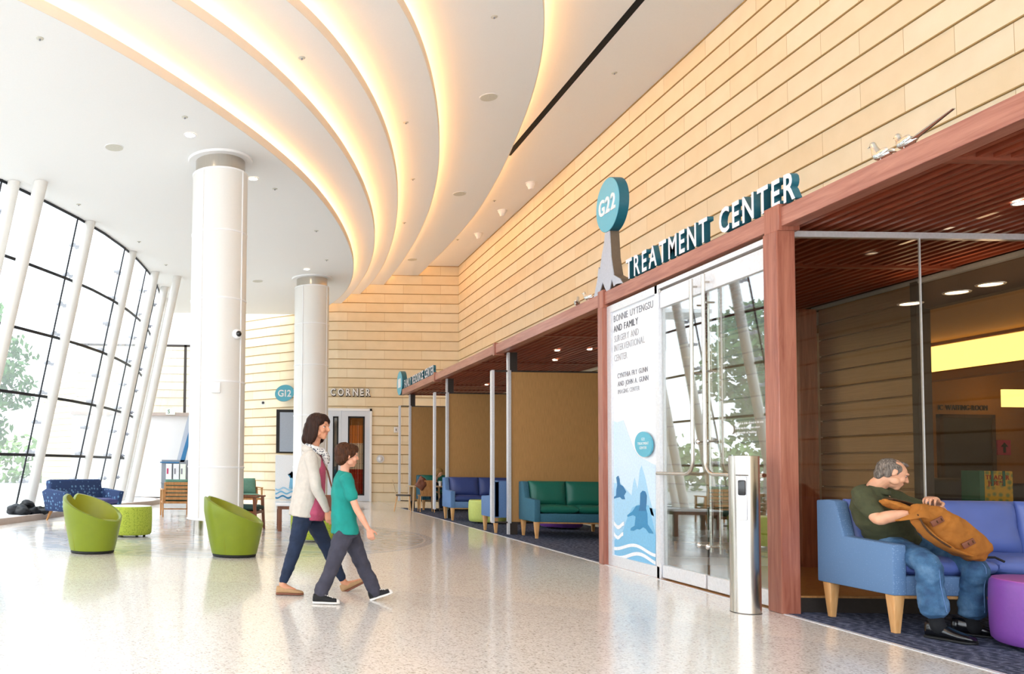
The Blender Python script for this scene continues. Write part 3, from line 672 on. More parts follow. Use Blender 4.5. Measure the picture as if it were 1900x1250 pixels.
film(c7([(185, 640), (195, 560), (205, 520), (225, 600), (240, 470), (252, 440), (275, 520), (300, 640), (335, 780), (260, 730), (215, 700)]), 'ice2', 1)
film(c7([(160, 780), (190, 720), (230, 700), (300, 705), (345, 900), (345, 1108), (52, 1040), (52, 950), (120, 900)]), 'ice3', 2)
film(c7([(83, 520), (97, 508), (105, 530), (108, 565), (130, 580), (150, 615), (135, 640), (142, 665), (122, 665), (108, 650), (88, 655), (66, 662), (64, 652), (82, 640), (84, 600), (90, 570)]), 'seal2', 3, 'printed_seal')
film(c7([(243, 625), (258, 608), (275, 612), (285, 640), (281, 690), (278, 715), (290, 760), (292, 830), (325, 880), (330, 893), (300, 890), (280, 862), (262, 850), (240, 866), (222, 862), (200, 874), (178, 872), (180, 856), (205, 840), (212, 780), (195, 770), (158, 782), (156, 770), (190, 745), (215, 708), (240, 705)]), 'seal', 3, 'printed_seal')
film(c7([(243, 625), (258, 608), (275, 612), (285, 640), (280, 742), (232, 742), (240, 700)]), 'seal2', 4, 'printed_seal')
def wave(y0_, amp, ph, t_, n=16, x0_=52, x1_=345):
    up = []; dn = []
    for i in range(n+1):
        x_ = x0_+(x1_-x0_)*i/n; yy = y0_+(x_-52)*.17+amp*sin(ph+i/n*6.6); up.append((x_, yy)); dn.append((x_, yy+t_))
    return c7(up+dn[::-1])
film(wave(955, 22, 1.2, 22), 'film', 5, 'printed_wave'); film(wave(1008, 24, .6, 24), 'film', 5, 'printed_wave')
film(wave(815, 16, 4.4, 26, 8, 52, 135), 'film', 5, 'printed_wave'); film(wave(885, 16, 4.4, 24, 8, 52, 130), 'film', 5, 'printed_wave')
pc = at_x(1198, 824, DX-.01); pr = at_x(1198, 801, DX-.01).z-pc.z
bd = thing('oval_badge', 'small teal oval badge on the printed panel', 'sign', (DX-.02, pc.y, pc.z))
MB().loft([((.0, 0, 0), (0, .20, .03), (0, -.02, pr*1.0)), ((-.02, 0, 0), (0, .20, .03), (0, -.02, pr*1.0))], n=40).build('disc', [M['tealface']], bd)
for i, tx in enumerate(('G22', 'TREATMENT', 'CENTER')):
    o_ = letters(tx, (DX-.0402, pc.y, pc.z+.045-i*.05), (0, -1, 0), (0, 0, 1), .03, depth=.002, parent=bd, mats=[M['white']], align='C')
def ptxt(tx, px, py, px2, hpx, mat, off=0):
    px += 3; px2 += 1
    a = at_x(px, py, DX+.001); b_ = at_x(px2, py-(px2-px)*.25, DX+.001); a2 = at_x(px, py-hpx, DX+.001)
    letters(tx, (DX+.001, a.y, a.z), (0, -1, 0), (0, 0, 1), a2.z-a.z, width=a.y-b_.y, depth=.003, off=off, parent=pan, mats=[M[mat]])
lines = [('BONNIE UYTENGSU', 1136, 598, 1211, 12, 'print'), ('AND FAMILY', 1136, 617, 1183, 12, 'printdark'), ('SURGERY AND', 1137, 635.5, 1184, 12, 'printlight'), ('INTERVENTIONAL', 1137, 652.5, 1195.5, 12, 'printlight'), ('CENTER', 1137, 671, 1163, 12, 'printlight'),
         ('CYNTHIA FRY GUNN', 1143, 702, 1201, 9, 'print'), ('AND JOHN A. GUNN', 1143.5, 717, 1202, 9, 'print'), ('IMAGING CENTER', 1144, 731, 1186, 8, 'printlight')]
for l_ in lines: ptxt(*l_)

trk = MB().box(DX-.03, DX+.06, 7.09, 9.02, 3.24, 3.29); hf = tag(trk.build('door_header', M['alu']), 'white aluminium header rail above the glass doors', 'door frame')
for (ya, yb_, hinge, lab) in ((9.02, 8.17, 1, 'left glass door leaf next to the printed panel'), (8.15, 7.11, -1, 'right glass door leaf behind the steel bollard')):
    d = thing('glass_door', lab, 'door', (DX, (ya+yb_)/2, 0), 0, 'glass entrance doors')
    MB().box(DX+.008, DX+.02, yb_+.01, ya-.01, .15, 3.03).build('pane', M['doorglass'], d, world=True)
    MB().box(DX-.015, DX+.04, yb_+.008, ya-.008, .02, .16, bev=.004, seg=1).build('bottom_rail', M['alu'], d, world=True)
    MB().box(DX-.015, DX+.04, yb_+.008, ya-.008, 3.02, 3.215, bev=.004, seg=1).build('top_rail', M['alu'], d, world=True)
    mid = yb_ if hinge == 1 else ya; out = ya if hinge == 1 else yb_; s_ = 1 if hinge == 1 else -1
    ym = mid+s_*.10; X = DX-.075; z0_ = 1.17
    pts = [(X, out-s_*.03, z0_), (X, ym+s_*.14, z0_)]+[(X, ym+s_*.14*(1-sin(a)), z0_+.14*(1-cos(a))) for a in (.4, .8, 1.2, 1.57)]+[(X, ym, z0_+.5), (X, ym, 3.18)]
    m = MB().tube(pts, .019, n=12)
    for zz in (3.1, 2.2): m.cyl((X, ym, zz), (DX+.01, ym, zz), .011, n=8)
    m.cyl((X, out-s_*.06, z0_), (DX+.01, out-s_*.06, z0_), .011, n=8); m.build('pull_handle', M['steel'], d, world=True)
    X2 = DX+.09; ym2 = mid+s_*.07
    m = MB().cyl((X2, ym2, .38), (X2, ym2, 3.0), .017, n=12)
    for zz in (.45, 1.5, 2.9): m.cyl((X2, ym2, zz), (DX-.035, ym2, zz), .010, n=8)
    m.build('inner_pull', M['steel'], d, world=True)
    m = MB()
    for zz in (.45, 1.5): m.sph((DX-.04, ym2, zz), (.02, .028, .028), n=12)
    m.build('handle_knob', M['chrome'], d, world=True)
    MB().cyl((DX-.025, out-s_*.02, 3.215), (DX+.03, out-s_*.02, 3.215), .018, n=10).build('pivot', M['steel'], d, world=True)
    if hinge == -1:
        a = at_x(1356, 797, DX); MB().loft([((DX-.001, a.y, a.z), (0, .045, 0), (0, 0, .045)), ((DX+.001, a.y, a.z), (0, .045, 0), (0, 0, .045))], n=28).build('etched_ring', M['white'], d, world=True)
        for i, tx in enumerate(('No food or drink allowed in this area', 'Security may be in constant contact', 'use outside of building')):
            p_ = at_x(1364, 788+i*8.5, DX-.001); letters(tx, (DX-.001, p_.y, p_.z), (0, -1, 0), (0, 0, 1), .022, width=.42-.05*i, depth=.001, parent=d, mats=[M['white']], name='etched_text')

# ---- glass box of the waiting room: front, back and inside
YG = 7.0
gl = MB().box(4.76, 7.38, YG, YG+.012, .14, 3.26).build('window_3', M['boxglass']); struct(gl)
m = MB(); m.box(4.735, 7.38, YG-.02, YG+.04, 3.26, 3.31).box(4.735, 4.765, YG-.02, YG+.04, 0, 3.3); m.build('window_frame', M['alu'], gl)
MB().box(4.735, 7.38, YG-.015, YG+.035, 0, .13).build('window_sill', M['darkmetal'], gl)
MB().box(4.735, 7.38, YG-.02, YG+.04, .13, .145).build('window_sill', M['oak'], gl)
MB().box(5.885, 5.893, YG-.004, YG+.014, .14, 3.26).build('glass_joint', M['alu'], gl)
g2 = struct(MB().box(4.75, 7.15, 10.40, 10.412, .1, 3.28).build('window_4', M['boxglass']))
MB().box(4.72, 4.76, 10.36, 10.44, 0, 3.3).build('window_frame', M['alu'], g2); MB().box(4.75, 7.15, 10.38, 10.43, 0, .1).build('window_sill', M['alu'], g2)
# metal clad wall panel and the opening beside it
mw = MB()
for k in range(16): z = .0+k*.206; mw.box(7.34, 7.38, 8.80, 10.30, z+.006, z+.2, bev=.006, seg=1)
mw.box(7.37, 7.45, 8.8, 10.30, 0, 3.32); pw = struct(mw.build('wall_metal_panel', M['metalwall']))
MB().box(7.30, 7.45, 8.74, 8.82, 0, 3.3).build('panel_edge', M['darkmetal'], pw)
struct(MB().box(7.32, 7.44, 7.0, 10.4, 3.28, 3.33).build('trim_5', M['grey']))
# inner room
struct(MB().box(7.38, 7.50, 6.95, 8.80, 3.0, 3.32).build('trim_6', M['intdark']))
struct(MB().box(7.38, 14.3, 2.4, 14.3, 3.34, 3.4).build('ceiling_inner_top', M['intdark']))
struct(MB().box(7.45, 14.2, 6.2, 14.2, 3.02, 3.12).box(7.45, 14.2, 2.5, 6.2, 3.02, 3.12).build('ceiling_inner', M['interior']))
struct(MB().box(7.45, 14.2, 13.6, 13.8, 0, 3.1).build('wall_inner_far', M['interior']))
struct(MB().box(14.0, 14.2, 6.2, 13.8, 0, 3.1).build('wall_inner_right', M['interior']))
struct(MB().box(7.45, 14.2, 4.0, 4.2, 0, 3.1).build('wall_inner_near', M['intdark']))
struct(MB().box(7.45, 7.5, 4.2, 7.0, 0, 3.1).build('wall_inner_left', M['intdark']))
o = thing('ceiling_cove', 'glowing yellow recessed cove in the inner room ceiling', 'ceiling light', (9.6, 10.5, 2.75))
MB().box(9.6, 9.66, 7.2, 13.2, 2.62, 2.98).build('lit_face', M['warmcove'], o, world=True); MB().box(9.55, 9.72, 7.2, 13.2, 2.50, 2.62).build('cove_edge', M['interior'], o, world=True)
MB().box(9.55, 9.72, 7.2, 13.2, 2.98, 3.02).build('cove_top', M['interior'], o, world=True)
for (px, py, ylab) in ((1838, 526, 'largest, near the right edge'), (1689, 562, 'left of the glass joint'), (1775, 541, 'small, between the two larger ones'), (1800, 657, 'under the glowing cove'), (1787, 693, 'lowest, under the glowing cove')):
    d = ray(px, py); t_ = (3.0195-EYE)/d.z
    if d.y*t_ > 13.2: continue
    downlight(d.x*t_, d.y*t_, EYE+d.z*t_, .10, 'round recessed light in the inner room, '+ylab, group='inner room lights')
o = thing('interior_door', 'dark flush door in the inner room, left of the pink arrow sign', 'door', (9.9, 13.6, 0)); struct
p0, p1 = at_y(1745, 775, 13.58), at_y(1838, 905, 13.58)
MB().box(p0.x, p1.x, 13.54, 13.6, 0, p0.z).build('door_leaf', M['intdoor'], o, world=True); MB().box(p0.x-.06, p0.x, 13.52, 13.6, 0, p0.z+.06).box(p1.x, p1.x+.06, 13.52, 13.6, 0, p0.z+.06).box(p0.x-.06, p1.x+.06, 13.52, 13.6, p0.z, p0.z+.06).build('door_frame', M['intdark'], o, world=True)
a, b_ = at_y(1741, 760, 13.58), at_y(1832, 760, 13.58); o = thing('wall_lettering', 'dark WAITING ROOM lettering above the interior door', 'sign', (a.x, 13.58, a.z))
letters('IC WAITING-ROOM', (a.x, 13.59, a.z), (1, 0, 0), (0, 0, 1), .085, width=b_.x-a.x, depth=.02, parent=o, mats=[M['intdoor']])
p0, p1 = at_y(1851, 816, 13.57), at_y(1876, 844, 13.57); o = thing('arrow_sign', 'pink paper sign with a black arrow pointing up', 'sign', (p0.x, 13.57, p1.z))
MB().box(p0.x, p1.x, 13.57, 13.6, p1.z, p0.z).build('sheet', M['pinkpaper'], o, world=True); cx_, w_ = (p0.x+p1.x)/2, p1.x-p0.x; h_ = p0.z-p1.z
MB().poly([(cx_-w_*.1, 13.567, p1.z+h_*.15), (cx_+w_*.1, 13.567, p1.z+h_*.15), (cx_+w_*.1, 13.567, p1.z+h_*.55), (cx_+w_*.28, 13.567, p1.z+h_*.55), (cx_, 13.567, p1.z+h_*.85), (cx_-w_*.28, 13.567, p1.z+h_*.55), (cx_-w_*.1, 13.567, p1.z+h_*.55)], (0, -.003, 0)).build('arrow', M['black'], o, world=True, smooth=False)
p0, p1 = at_y(1862, 722, 13.0), at_y(1910, 755, 13.0)
tag(MB().box(p0.x, p1.x, 13.0, 13.05, p1.z, p0.z).build('lit_panel', M['warmcove']), 'plain glowing yellow panel high on the inner room wall', 'light panel')

# ================================================================== FURNITURE
def taper_leg(x, y, z, top=.045, bot=.022, dx=0, dy=0):
    m = MB(); m.loft([((x+dx, y+dy, 0), (bot, 0, 0), (0, bot, 0), .25), ((x, y, z), (top, 0, 0), (0, top, 0), .25)], n=16); return m
def sofa(label, loc, rz, width, fab, vin, group, ncush=3, arm_w=.10, wood_rail=True, arms=(0, 1), pillow=False):
    o = thing('sofa', label, 'sofa', loc, rz, group); d = .80
    for x in (.055, width-.055):
        for y in (.06, d-.08): taper_leg(x, y, .285).build('leg', M['beech'], o)
    m = MB(); m.box(.0, width, .0+.01, d-.02, .285, .43, bev=.012); m.box(.0, width, d-.15, d, .285, .965, bev=.02); m.build('frame', M[fab], o)
    if wood_rail: MB().box(.1, width-.1, .03, .06, .262, .286).build('wood_rail', M['beech'], o)
    for k in arms:
        x0 = 0 if k == 0 else width-arm_w; x1 = x0+arm_w; m = MB()
        prof = [(0, .285), (0, .665), (.50, .685), (.585, .965), (.66, .975), (d, .965), (d, .285)]
        m.poly([(x0-(.004 if k == 0 else 0), y, z) for y, z in prof], (arm_w+.004, 0, 0)); es = [e_ for e_ in m.b.edges]
        bmesh.ops.bevel(m.b, geom=es, offset=.012, segments=2, affect='EDGES', profile=.5); m.build('arm', M[fab], o)
    cw = (width-2*arm_w)/ncush
    for i in range(ncush):
        xa = arm_w+i*cw
        m = MB(); cushion(m, xa+.006, xa+cw-.006, .01, .62, .425, .575, .18, 2, wr=.008, n=10); m.build('seat_cushion', M[vin], o, ang=80)
        m = MB(); t_ = Matrix.Translation(V((0, .56, .5))) @ Matrix.Rotation(rad(-9), 4, 'X') @ Matrix.Translation(V((0, -.56, -.5)))
        cushion(m, xa+.004, xa+cw-.004, .47, .65, .55, .985, .35, 1, m=t_, wr=.014, n=10); m.build('back_cushion', M[vin], o, ang=80)
    return o
sofa('blue sofa with pale blue vinyl cushions the man sits on', (4.86, 6.08, .006), 0, 2.3, 'bluefab', 'bluevinyl', 'canopy sofas', 3)
sofa('teal sofa with green vinyl cushions in front of the nearest tan partition', (4.99, 13.92, .006), 0, 2.2, 'tealfab', 'tealvinyl', 'canopy sofas', 3)
sofa('blue sofa with deep blue cushions in front of the middle tan partition', (4.70, 18.42, .006), 0, 2.3, 'bluefab2', 'bluevinyl2', 'canopy sofas', 3)
sofa('dark blue sofa turned away behind the metal partition pole', (4.62+2.2, 15.78, .006), pi, 2.2, 'bluefab2', 'bluevinyl2', 'canopy sofas', 3)
sofa('teal high-backed sofa in the farthest alcove behind the reader', (5.0, 22.75, .006), 0, 2.0, 'tealfab', 'tealvinyl', 'canopy sofas', 2)
def ottoman(label, x, y, r, h, side, top, z=0, group='round ottomans', feet=True):
    o = thing('ottoman', label, 'ottoman', (x, y, z), 0, group)
    MB().lathe([(r*.93, .035), (r*.985, .06), (r, .12), (r*1.012, h*.6), (r, h-.05), (r*.985, h-.02), (r*.96, h-.006)], n=56).build('body', M[side], o)
    MB().lathe([(r*.965, h-.012), (r*.95, h), (r*.5, h+.006), (.01, h+.008)], n=56).build('top_pad', M[top], o)
    for a in range(4): MB().cyl((r*.75*cos(a*1.57+.6), r*.75*sin(a*1.57+.6), 0), (r*.75*cos(a*1.57+.6), r*.75*sin(a*1.57+.6), .04), .022, n=10).build('foot', M['black'], o)
    return o
ottoman('bright purple round ottoman at the right edge of the photo', 5.62, 5.55, .40, .475, 'purple', 'purpletop', .006)
ottoman('lime patterned round ottoman with a white top beside the left tub chair', -1.90, 13.5, .37, .50, 'limepat', 'ottotop')
ottoman('lime patterned round ottoman behind the walking woman', 1.12, 13.1, .36, .49, 'limepat', 'limeplain')
ottoman('plain pale lime round ottoman between the two blue sofas', 5.36, 18.1-.0, .40, .50, 'limeplain', 'limeplain', .006) if False else ottoman('plain pale lime round ottoman between the two blue sofas', 5.33, 17.75, .40, .50, 'limeplain', 'limeplain', .006)
ottoman('low purple round ottoman glimpsed beneath the teal sofa', 6.45, 13.2+3.3, .42, .40, 'purple', 'purpletop', .006)

def tub_chair(label, x, y, rz):
    o = thing('tub_chair', label, 'armchair', (x, y, 0), rz, 'lime green tub chairs'); N_ = 72
    # local: front faces +x; the back rises at -x; a V cut at the top of the back
    def rim(a):
        c = -cos(a); base = .43+.345*max(0, min(1, (c+1)/2))**.95
        notch = .10*math.exp(-((pi-abs(a))/.07)**2) if False else 0
        return base
    m = MB(); b = m.b; O = []; levels = 12
    def R(t_, a): return .275+(.125)*(t_**.8)
    outer = []; inner_ = []
    for j in range(levels+1):
        t_ = j/levels; ring = []
        for i in range(N_):
            a = 2*pi*i/N_; zt = rim(a); z = .04+(zt-.04)*t_; r_ = .285+.125*min(1, z/.6)**.85
            ring.append(b.verts.new((r_*cos(a), r_*sin(a)*.98, z)))
        outer.append(ring)
    def notchd(a): return max(0, 1-abs(abs(a-2*pi if a > pi else a)-pi)/.22)
    top = []
    for i in range(N_):
        a = 2*pi*i/N_; v = outer[-1][i].co; k = .955; top.append(b.verts.new((v.x*k, v.y*k, v.z+.012)))
    inn = []
    for j in range(9):
        t_ = j/8; ring = []
        for i in range(N_):
            a = 2*pi*i/N_; zt = rim(a)+.002; zs_ = .385; z = zt+(zs_-zt)*t_; r_ = (.285+.115*min(1, zt/.6)**.85)*.90-.075*t_*(1.15-.4*cos(a))*.8
            ring.append(b.verts.new((r_*cos(a), r_*sin(a)*.98, z)))
        inn.append(ring)
    seq = outer+[top]+inn
    for j in range(len(seq)-1):
        for i in range(N_): 
            f_ = b.faces.new((seq[j][i], seq[j][(i+1) % N_], seq[j+1][(i+1) % N_], seq[j+1][i])); f_.material_index = 0 if j <= levels+1 else 1
    f_ = b.faces.new(inn[-1]); f_.material_index = 1; b.faces.new(outer[0][::-1])
    # gathered pleat where the two wings meet at the back
    for L in seq[levels-5:]:
        for i, v in enumerate(L):
            a = 2*pi*i/N_; k = notchd(a)
            if k > 0: j_ = min(1, max(0, (v.co.z-.5)/.3)); v.co.z -= .10*k*j_*j_; v.co.x += .03*k*j_
    m.build('shell', [M['lime'], M['limein']], o, ang=50)
    m = MB(); m.lathe([(.20, .36), (.275, .385), (.285, .41), (.26, .435), (.12, .445), (.01, .445)], c=(.045, 0, 0), n=40).build('seat_pad', M['limein'], o)
    MB().lathe([(.285, .008), (.29, .02), (.28, .04)], n=48).build('base_ring', M['black'], o)
    for a in (rad(-100), rad(100)):
        P = [(( .288+.115*min(1, z/.6)**.85)*cos(a), (.288+.115*min(1, z/.6)**.85)*sin(a)*.98, z) for z in [.05+k*.5/10 for k in range(11)]]
        MB().tube(P, .003, n=6).build('seam', M['limein'], o)
    return o
tub_chair('lime green tub chair at the left, beside the navy loveseat', -2.03, 10.95, rad(-30))
tub_chair('lime green tub chair in front of the large round pillar', -.12, 10.75, rad(-12))

def loveseat(label, loc, rz):
    o = thing('loveseat', label, 'sofa', loc, rz); wd = 1.55; d = .76
    # local: front at y=0 looking -y
    for x in (.16, wd-.16):
        for y in (.12, d-.12): taper_leg(x, y, .20, .03, .016, dx=(-.06 if x < wd/2 else .06), dy=(-.05 if y < d/2 else .06)).build('leg', M['oak'], o)
    for k in (0, 1):
        s_ = 1 if k == 0 else -1; X = 0 if k == 0 else wd
        prof = [(.02, .20), (-.03, .60), (d-.16, .66), (d-.02, .60), (d-.06, .20)]; m = MB()
        v0 = [V((X+s_*(.05 if z < .3 else -.02), y, z)) for y, z in prof]
        m.poly(v0, (s_*.13, 0, 0)); bmesh.ops.bevel(m.b, geom=list(m.b.edges), offset=.018, segments=2, affect='EDGES', profile=.5); m.build('arm', M['navy'], o)
    m = MB(); t_ = Matrix.Translation(V((0, d-.2, .4))) @ Matrix.Rotation(rad(-12), 4, 'X') @ Matrix.Translation(V((0, -(d-.2), -.4)))
    m.box(.08, wd-.08, d-.24, d-.07, .22, .86, bev=.05, seg=3, m=t_); m.build('backrest', M['navy'], o)
    m = MB().box(.08, wd-.08, .02, d-.1, .2, .32, bev=.015); m.build('frame', M['navy'], o)
    m = MB(); cushion(m, .13, wd-.13, -.005, .56, .31, .46, .12, 2); m.build('seat_cushion', M['navyseat'], o, ang=80)
    return o
loveseat('navy patterned loveseat with a violet seat beside the glass wall', (-3.62, 16.35, 0), rad(50))

def wood_chair(label, loc, rz, woodm='oak', cush='sage', h=.82):
    o = thing('wooden_armchair', label, 'armchair', loc, rz, 'slatted wooden armchairs'); W = .66
    # local: origin centre of footprint, front -y
    for s_ in (-1, 1):
        MB().loft([((s_*.31, -.30, 0), (.018, 0, 0), (0, .022, 0), .3), ((s_*.31, -.27, .40), (.022, 0, 0), (0, .03, 0), .3), ((s_*.31, -.26, .60), (.022, 0, 0), (0, .03, 0), .3)], n=14).build('leg', M[woodm], o)
        MB().loft([((s_*.31, .42, 0), (.018, 0, 0), (0, .02, 0), .3), ((s_*.31, .33, .22), (.02, 0, 0), (0, .03, 0), .3), ((s_*.31, .27, .40), (.022, 0, 0), (0, .034, 0), .3), ((s_*.31, .33, .62), (.022, 0, 0), (0, .026, 0), .3)], n=14).build('leg', M[woodm], o)
        MB().box(s_*.31-.028, s_*.31+.028, -.32, .36, .60, .63, bev=.008).build('armrest', M[woodm], o)
    MB().box(-.31, .31, -.29, .29, .30, .35).build('seat_frame', M[woodm], o); MB().cyl((-.31, -.02, .16), (.31, -.02, .16), .014, n=8).build('stretcher', M[woodm], o)
    t_ = Matrix.Translation(V((0, .27, .36))) @ Matrix.Rotation(rad(-15), 4, 'X')
    m = MB()
    for s_ in (-1, 1): m.box(s_*.27-.022, s_*.27+.022, -.018, .018, -.02, h-.38, m=t_)
    m.build('back_frame', M[woodm], o)
    for k in range(5): z = .03+k*.088; MB().box(-.25, .25, -.01, .012, z, z+.062, m=t_).build('slat', M[woodm], o)
    m = MB(); cushion(m, -.285, .285, -.30, .24, .35, .46, .12, 2); m.build('seat_cushion', M[cush], o, ang=80)
    m = MB(); cushion(m, -.265, .265, -.12, -.02, .08, h-.33, .15, 1, m=t_); m.build('back_cushion', M[cush], o, ang=80)
    return o
wood_chair('light wooden slat-back armchair seen from behind, left of the large pillar', (-1.60, 18.85, 0), rad(190))
wood_chair('wooden armchair with sage cushions facing the camera, right of the large pillar', (.10, 21.3, 0), rad(12), 'oak')
wood_chair('dark wooden armchair in side view, right of the large pillar', (.02, 15.3, 0), rad(75), 'walnut', 'darkgreen', .70)
o = thing('side_table', 'low walnut table with a pale top behind the walking woman', 'table', (1.05, 15.1, 0))
MB().box(-.45, .45, -.3, .3, .46, .49, bev=.004).build('tabletop', M['ledge'], o); MB().box(-.43, .43, -.28, .28, .40, .46).build('apron', M['walnut'], o)
for sx_ in (-1, 1):
    for sy_ in (-1, 1): MB().box(sx_*.39-.035, sx_*.39+.035, sy_*.25-.035, sy_*.25+.035, 0, .40).build('leg', M['walnut'], o)

# ---- partitions
for (y, lab) in ((14.76, 'nearest'), (19.27, 'middle'), (23.62, 'farthest')):
    o = thing('partition_screen', 'tan woven partition screen in a steel frame, %s of the three' % lab, 'partition', (4.54, y, 0), 0, 'tan partition screens'); o['kind'] = 'thing'
    MB().box(4.86, 7.38, y, y+.05, .235, 2.97).build('panel', M['partition'], o, world=True)
    MB().box(4.50, 4.555, y-.03, y+.07, .21, 3.0, bev=.004, seg=1).build('frame_pole', M['alu'], o, world=True)
    MB().box(4.80, 4.86, y-.03, y+.07, .21, 3.0, bev=.004, seg=1).build('frame_pole', M['alu'], o, world=True)
    MB().box(4.50, 7.38, y, y+.05, 2.975, 3.0).build('top_rail', M['darkmetal'], o, world=True); MB().box(4.50, 7.38, y, y+.05, .21, .235).build('bottom_rail', M['darkmetal'], o, world=True)
    MB().box(4.84, 4.98, y+.0, y+.06, 0.006, .21).build('foot_post', M['darkmetal'], o, world=True); MB().box(4.84, 4.98, y, y+.06, 3.0, 3.33).build('hanger_post', M['darkmetal'], o, world=True)
    MB().box(4.80, 4.84, y-.01, y+.06, 0.006, .21).box(4.80, 4.84, y-.01, y+.06, 3.0, 3.33).build('hanger_edge', M['alu'], o, world=True)
# ---- far alcove: table, chairs
o = thing('cafe_table', 'small pale table in the farthest alcove', 'table', (5.02, 22.35, .006))
MB().box(-.5, .52, -.32, .36, .66, .69, bev=.01).build('tabletop', M['palewood'], o)
for sx_ in (-1, 1):
    for sy_ in (-1, 1): taper_leg(sx_*.40+.01, sy_*.26, .66, .026, .02, dx=sx_*.03).build('leg', M['palewood'], o)
def side_chair(label, loc, rz, seat='palewood', back='palewood'):
    o = thing('side_chair', label, 'chair', loc, rz, 'small pale side chairs')
    for s_ in (-1, 1):
        MB().loft([((s_*.19, -.20, 0), (.012, 0, 0), (0, .012, 0)), ((s_*.17, -.16, .43), (.018, 0, 0), (0, .018, 0))], n=10).build('leg', M['beech'], o)
        MB().loft([((s_*.19, .24, 0), (.012, 0, 0), (0, .012, 0)), ((s_*.17, .16, .43), (.018, 0, 0), (0, .018, 0))], n=10).build('leg', M['beech'], o)
    m = MB(); m.box(-.21, .21, -.20, .20, .42, .455, bev=.014).build('seat', M[seat], o)
    m = MB()
    prev_ = [( (0, .19+.02*k, .43+.085*k), (.17+.03*sin(k*.6), 0, 0), (0, .010, 0), .5) for k in range(6)]
    m.loft(prev_, n=16).build('backrest', M[back], o); return o
side_chair('pale side chair in profile at the far end of the carpet', (4.32, 22.0, .004), rad(80), 'darkmetal')
side_chair('tan side chair with its back to the camera at the far table', (4.92, 21.9, .006), rad(175), 'oak', 'oak')
m = MB(); cushion(m, -.16, .10, -.06, .06, -.22, .10, .4, 1, n=8)
me = m.mesh('j'); folds(me, .03, (12, 12, 12)); o = link('jacket', me, M['leather']); o.location = (4.80, 21.66, .80); o.rotation_euler = (0, rad(35), 0); tag(o, 'brown jacket hung over the back of the tan side chair', 'jacket')
o = thing('paper_cup', 'white paper cup on the far table', 'cup', (5.38, 22.25, .697)); MB().lathe([(.032, 0), (.042, .12)], n=20).build('cup', M['white'], o); MB().lathe([(.044, .12), (.04, .135)], n=20).build('lid', M['white'], o)
tag(MB().box(4.83, 5.08, 22.2, 22.32, .696, .78, bev=.006).build('napkin_box', M['palewood']), 'small pale wooden box on the far table', 'box')

# ---- bollard
o = thing('steel_bollard', 'brushed steel bollard in front of the right glass door', 'bollard', (4.305, 6.975, 0))
MB().lathe([(.116, 0), (.116, 1.335), (.11, 1.338)], n=56).build('post', M['steel'], o)
MB().lathe([(.119, 0), (.119, .006)], n=48).build('base_rim', M['darkmetal'], o)
fz = lambda a: V((-.118*sin(a)+0, -.118*cos(a), 0))
MB().box(-.035, .035, -.128, -.10, .79, 1.16, bev=.004, seg=1, m=Matrix.Rotation(rad(-38), 4, 'Z')).build('face_plate', M['alu'], o)
MB().box(-.028, .028, -.17, -.12, 1.0, 1.13, bev=.012, m=Matrix.Rotation(rad(-38), 4, 'Z')).build('card_reader', M['blackshoe'], o)
MB().box(-.045, .045, -.14, -.09, 1.165, 1.175, m=Matrix.Rotation(rad(-38), 4, 'Z')).build('plate_lip', M['darkmetal'], o)

# ---- alcove furniture behind the door glass
def lounge(label, loc, rz, mat):
    o = thing('lounge_chair', label, 'armchair', loc, rz)
    MB().box(-.42, .42, -.36, .36, .16, .42, bev=.04).build('seat', M[mat], o); MB().box(-.45, .45, .22, .40, .16, .66, bev=.05, seg=3).build('backrest', M[mat], o)
    for x in (-.36, .36):
        for y in (-.3, .32): taper_leg(x, y, .17, .018, .012).build('leg', M['palewood'], o)
    return o
lounge('dark green low-backed chair seen through the left glass door', (6.75, 12.25, .006), rad(175), 'greenvinyl')
wood_chair('dark armchair with black cushions seen through the glass doors', (6.75, 13.5, .006), rad(70), 'darkmetal', 'darkgreen', .9)

# ---- things in the inner room, seen behind the sofa
p0, p1 = at_y(1808, 873, 8.6), at_y(1873, 935, 8.6)
o = thing('shopping_bag', 'yellow and green printed shopping bag behind the front glass', 'bag', (p0.x, 8.6, .55))
MB().box(p0.x, p1.x, 8.55, 8.75, p1.z-.05, p0.z, bev=.01).build('bag_body', M['yellowbag'], o, world=True); MB().box(p0.x-.002, p0.x+.05, 8.54, 8.76, p1.z-.05, p0.z+.002).build('side_gusset', M['greenbag'], o, world=True)
for xx in (.38, .72): MB().box(p0.x+(p1.x-p0.x)*xx-.012, p0.x+(p1.x-p0.x)*xx+.012, 8.543, 8.55, p0.z-.16, p0.z).build('handle', M['greenbag'], o, world=True)
letters('TRADER', (p0.x+.07, 8.549, p0.z-.09), (1, 0, 0), (0, 0, 1), .045, width=.25, depth=.004, off=.01, parent=o, mats=[M['redprint']])
letters("JOE'S", (p0.x+.09, 8.549, p0.z-.15), (1, 0, 0), (0, 0, 1), .045, width=.18, depth=.004, off=.01, parent=o, mats=[M['redprint']])
tag(MB().box(p0.x-.1, p1.x+.5, 8.45, 8.95, .50, p1.z-.05, bev=.02).build('bench', M['intdark']), 'dark bench inside the glass that carries the shopping bag', 'bench')
pb = MB(); pb.box(p0.x+.0, p1.x+.3, 8.5, 8.9, .004, .50).build('bench_base', M['intdark'], bpy.data.objects['bench'])
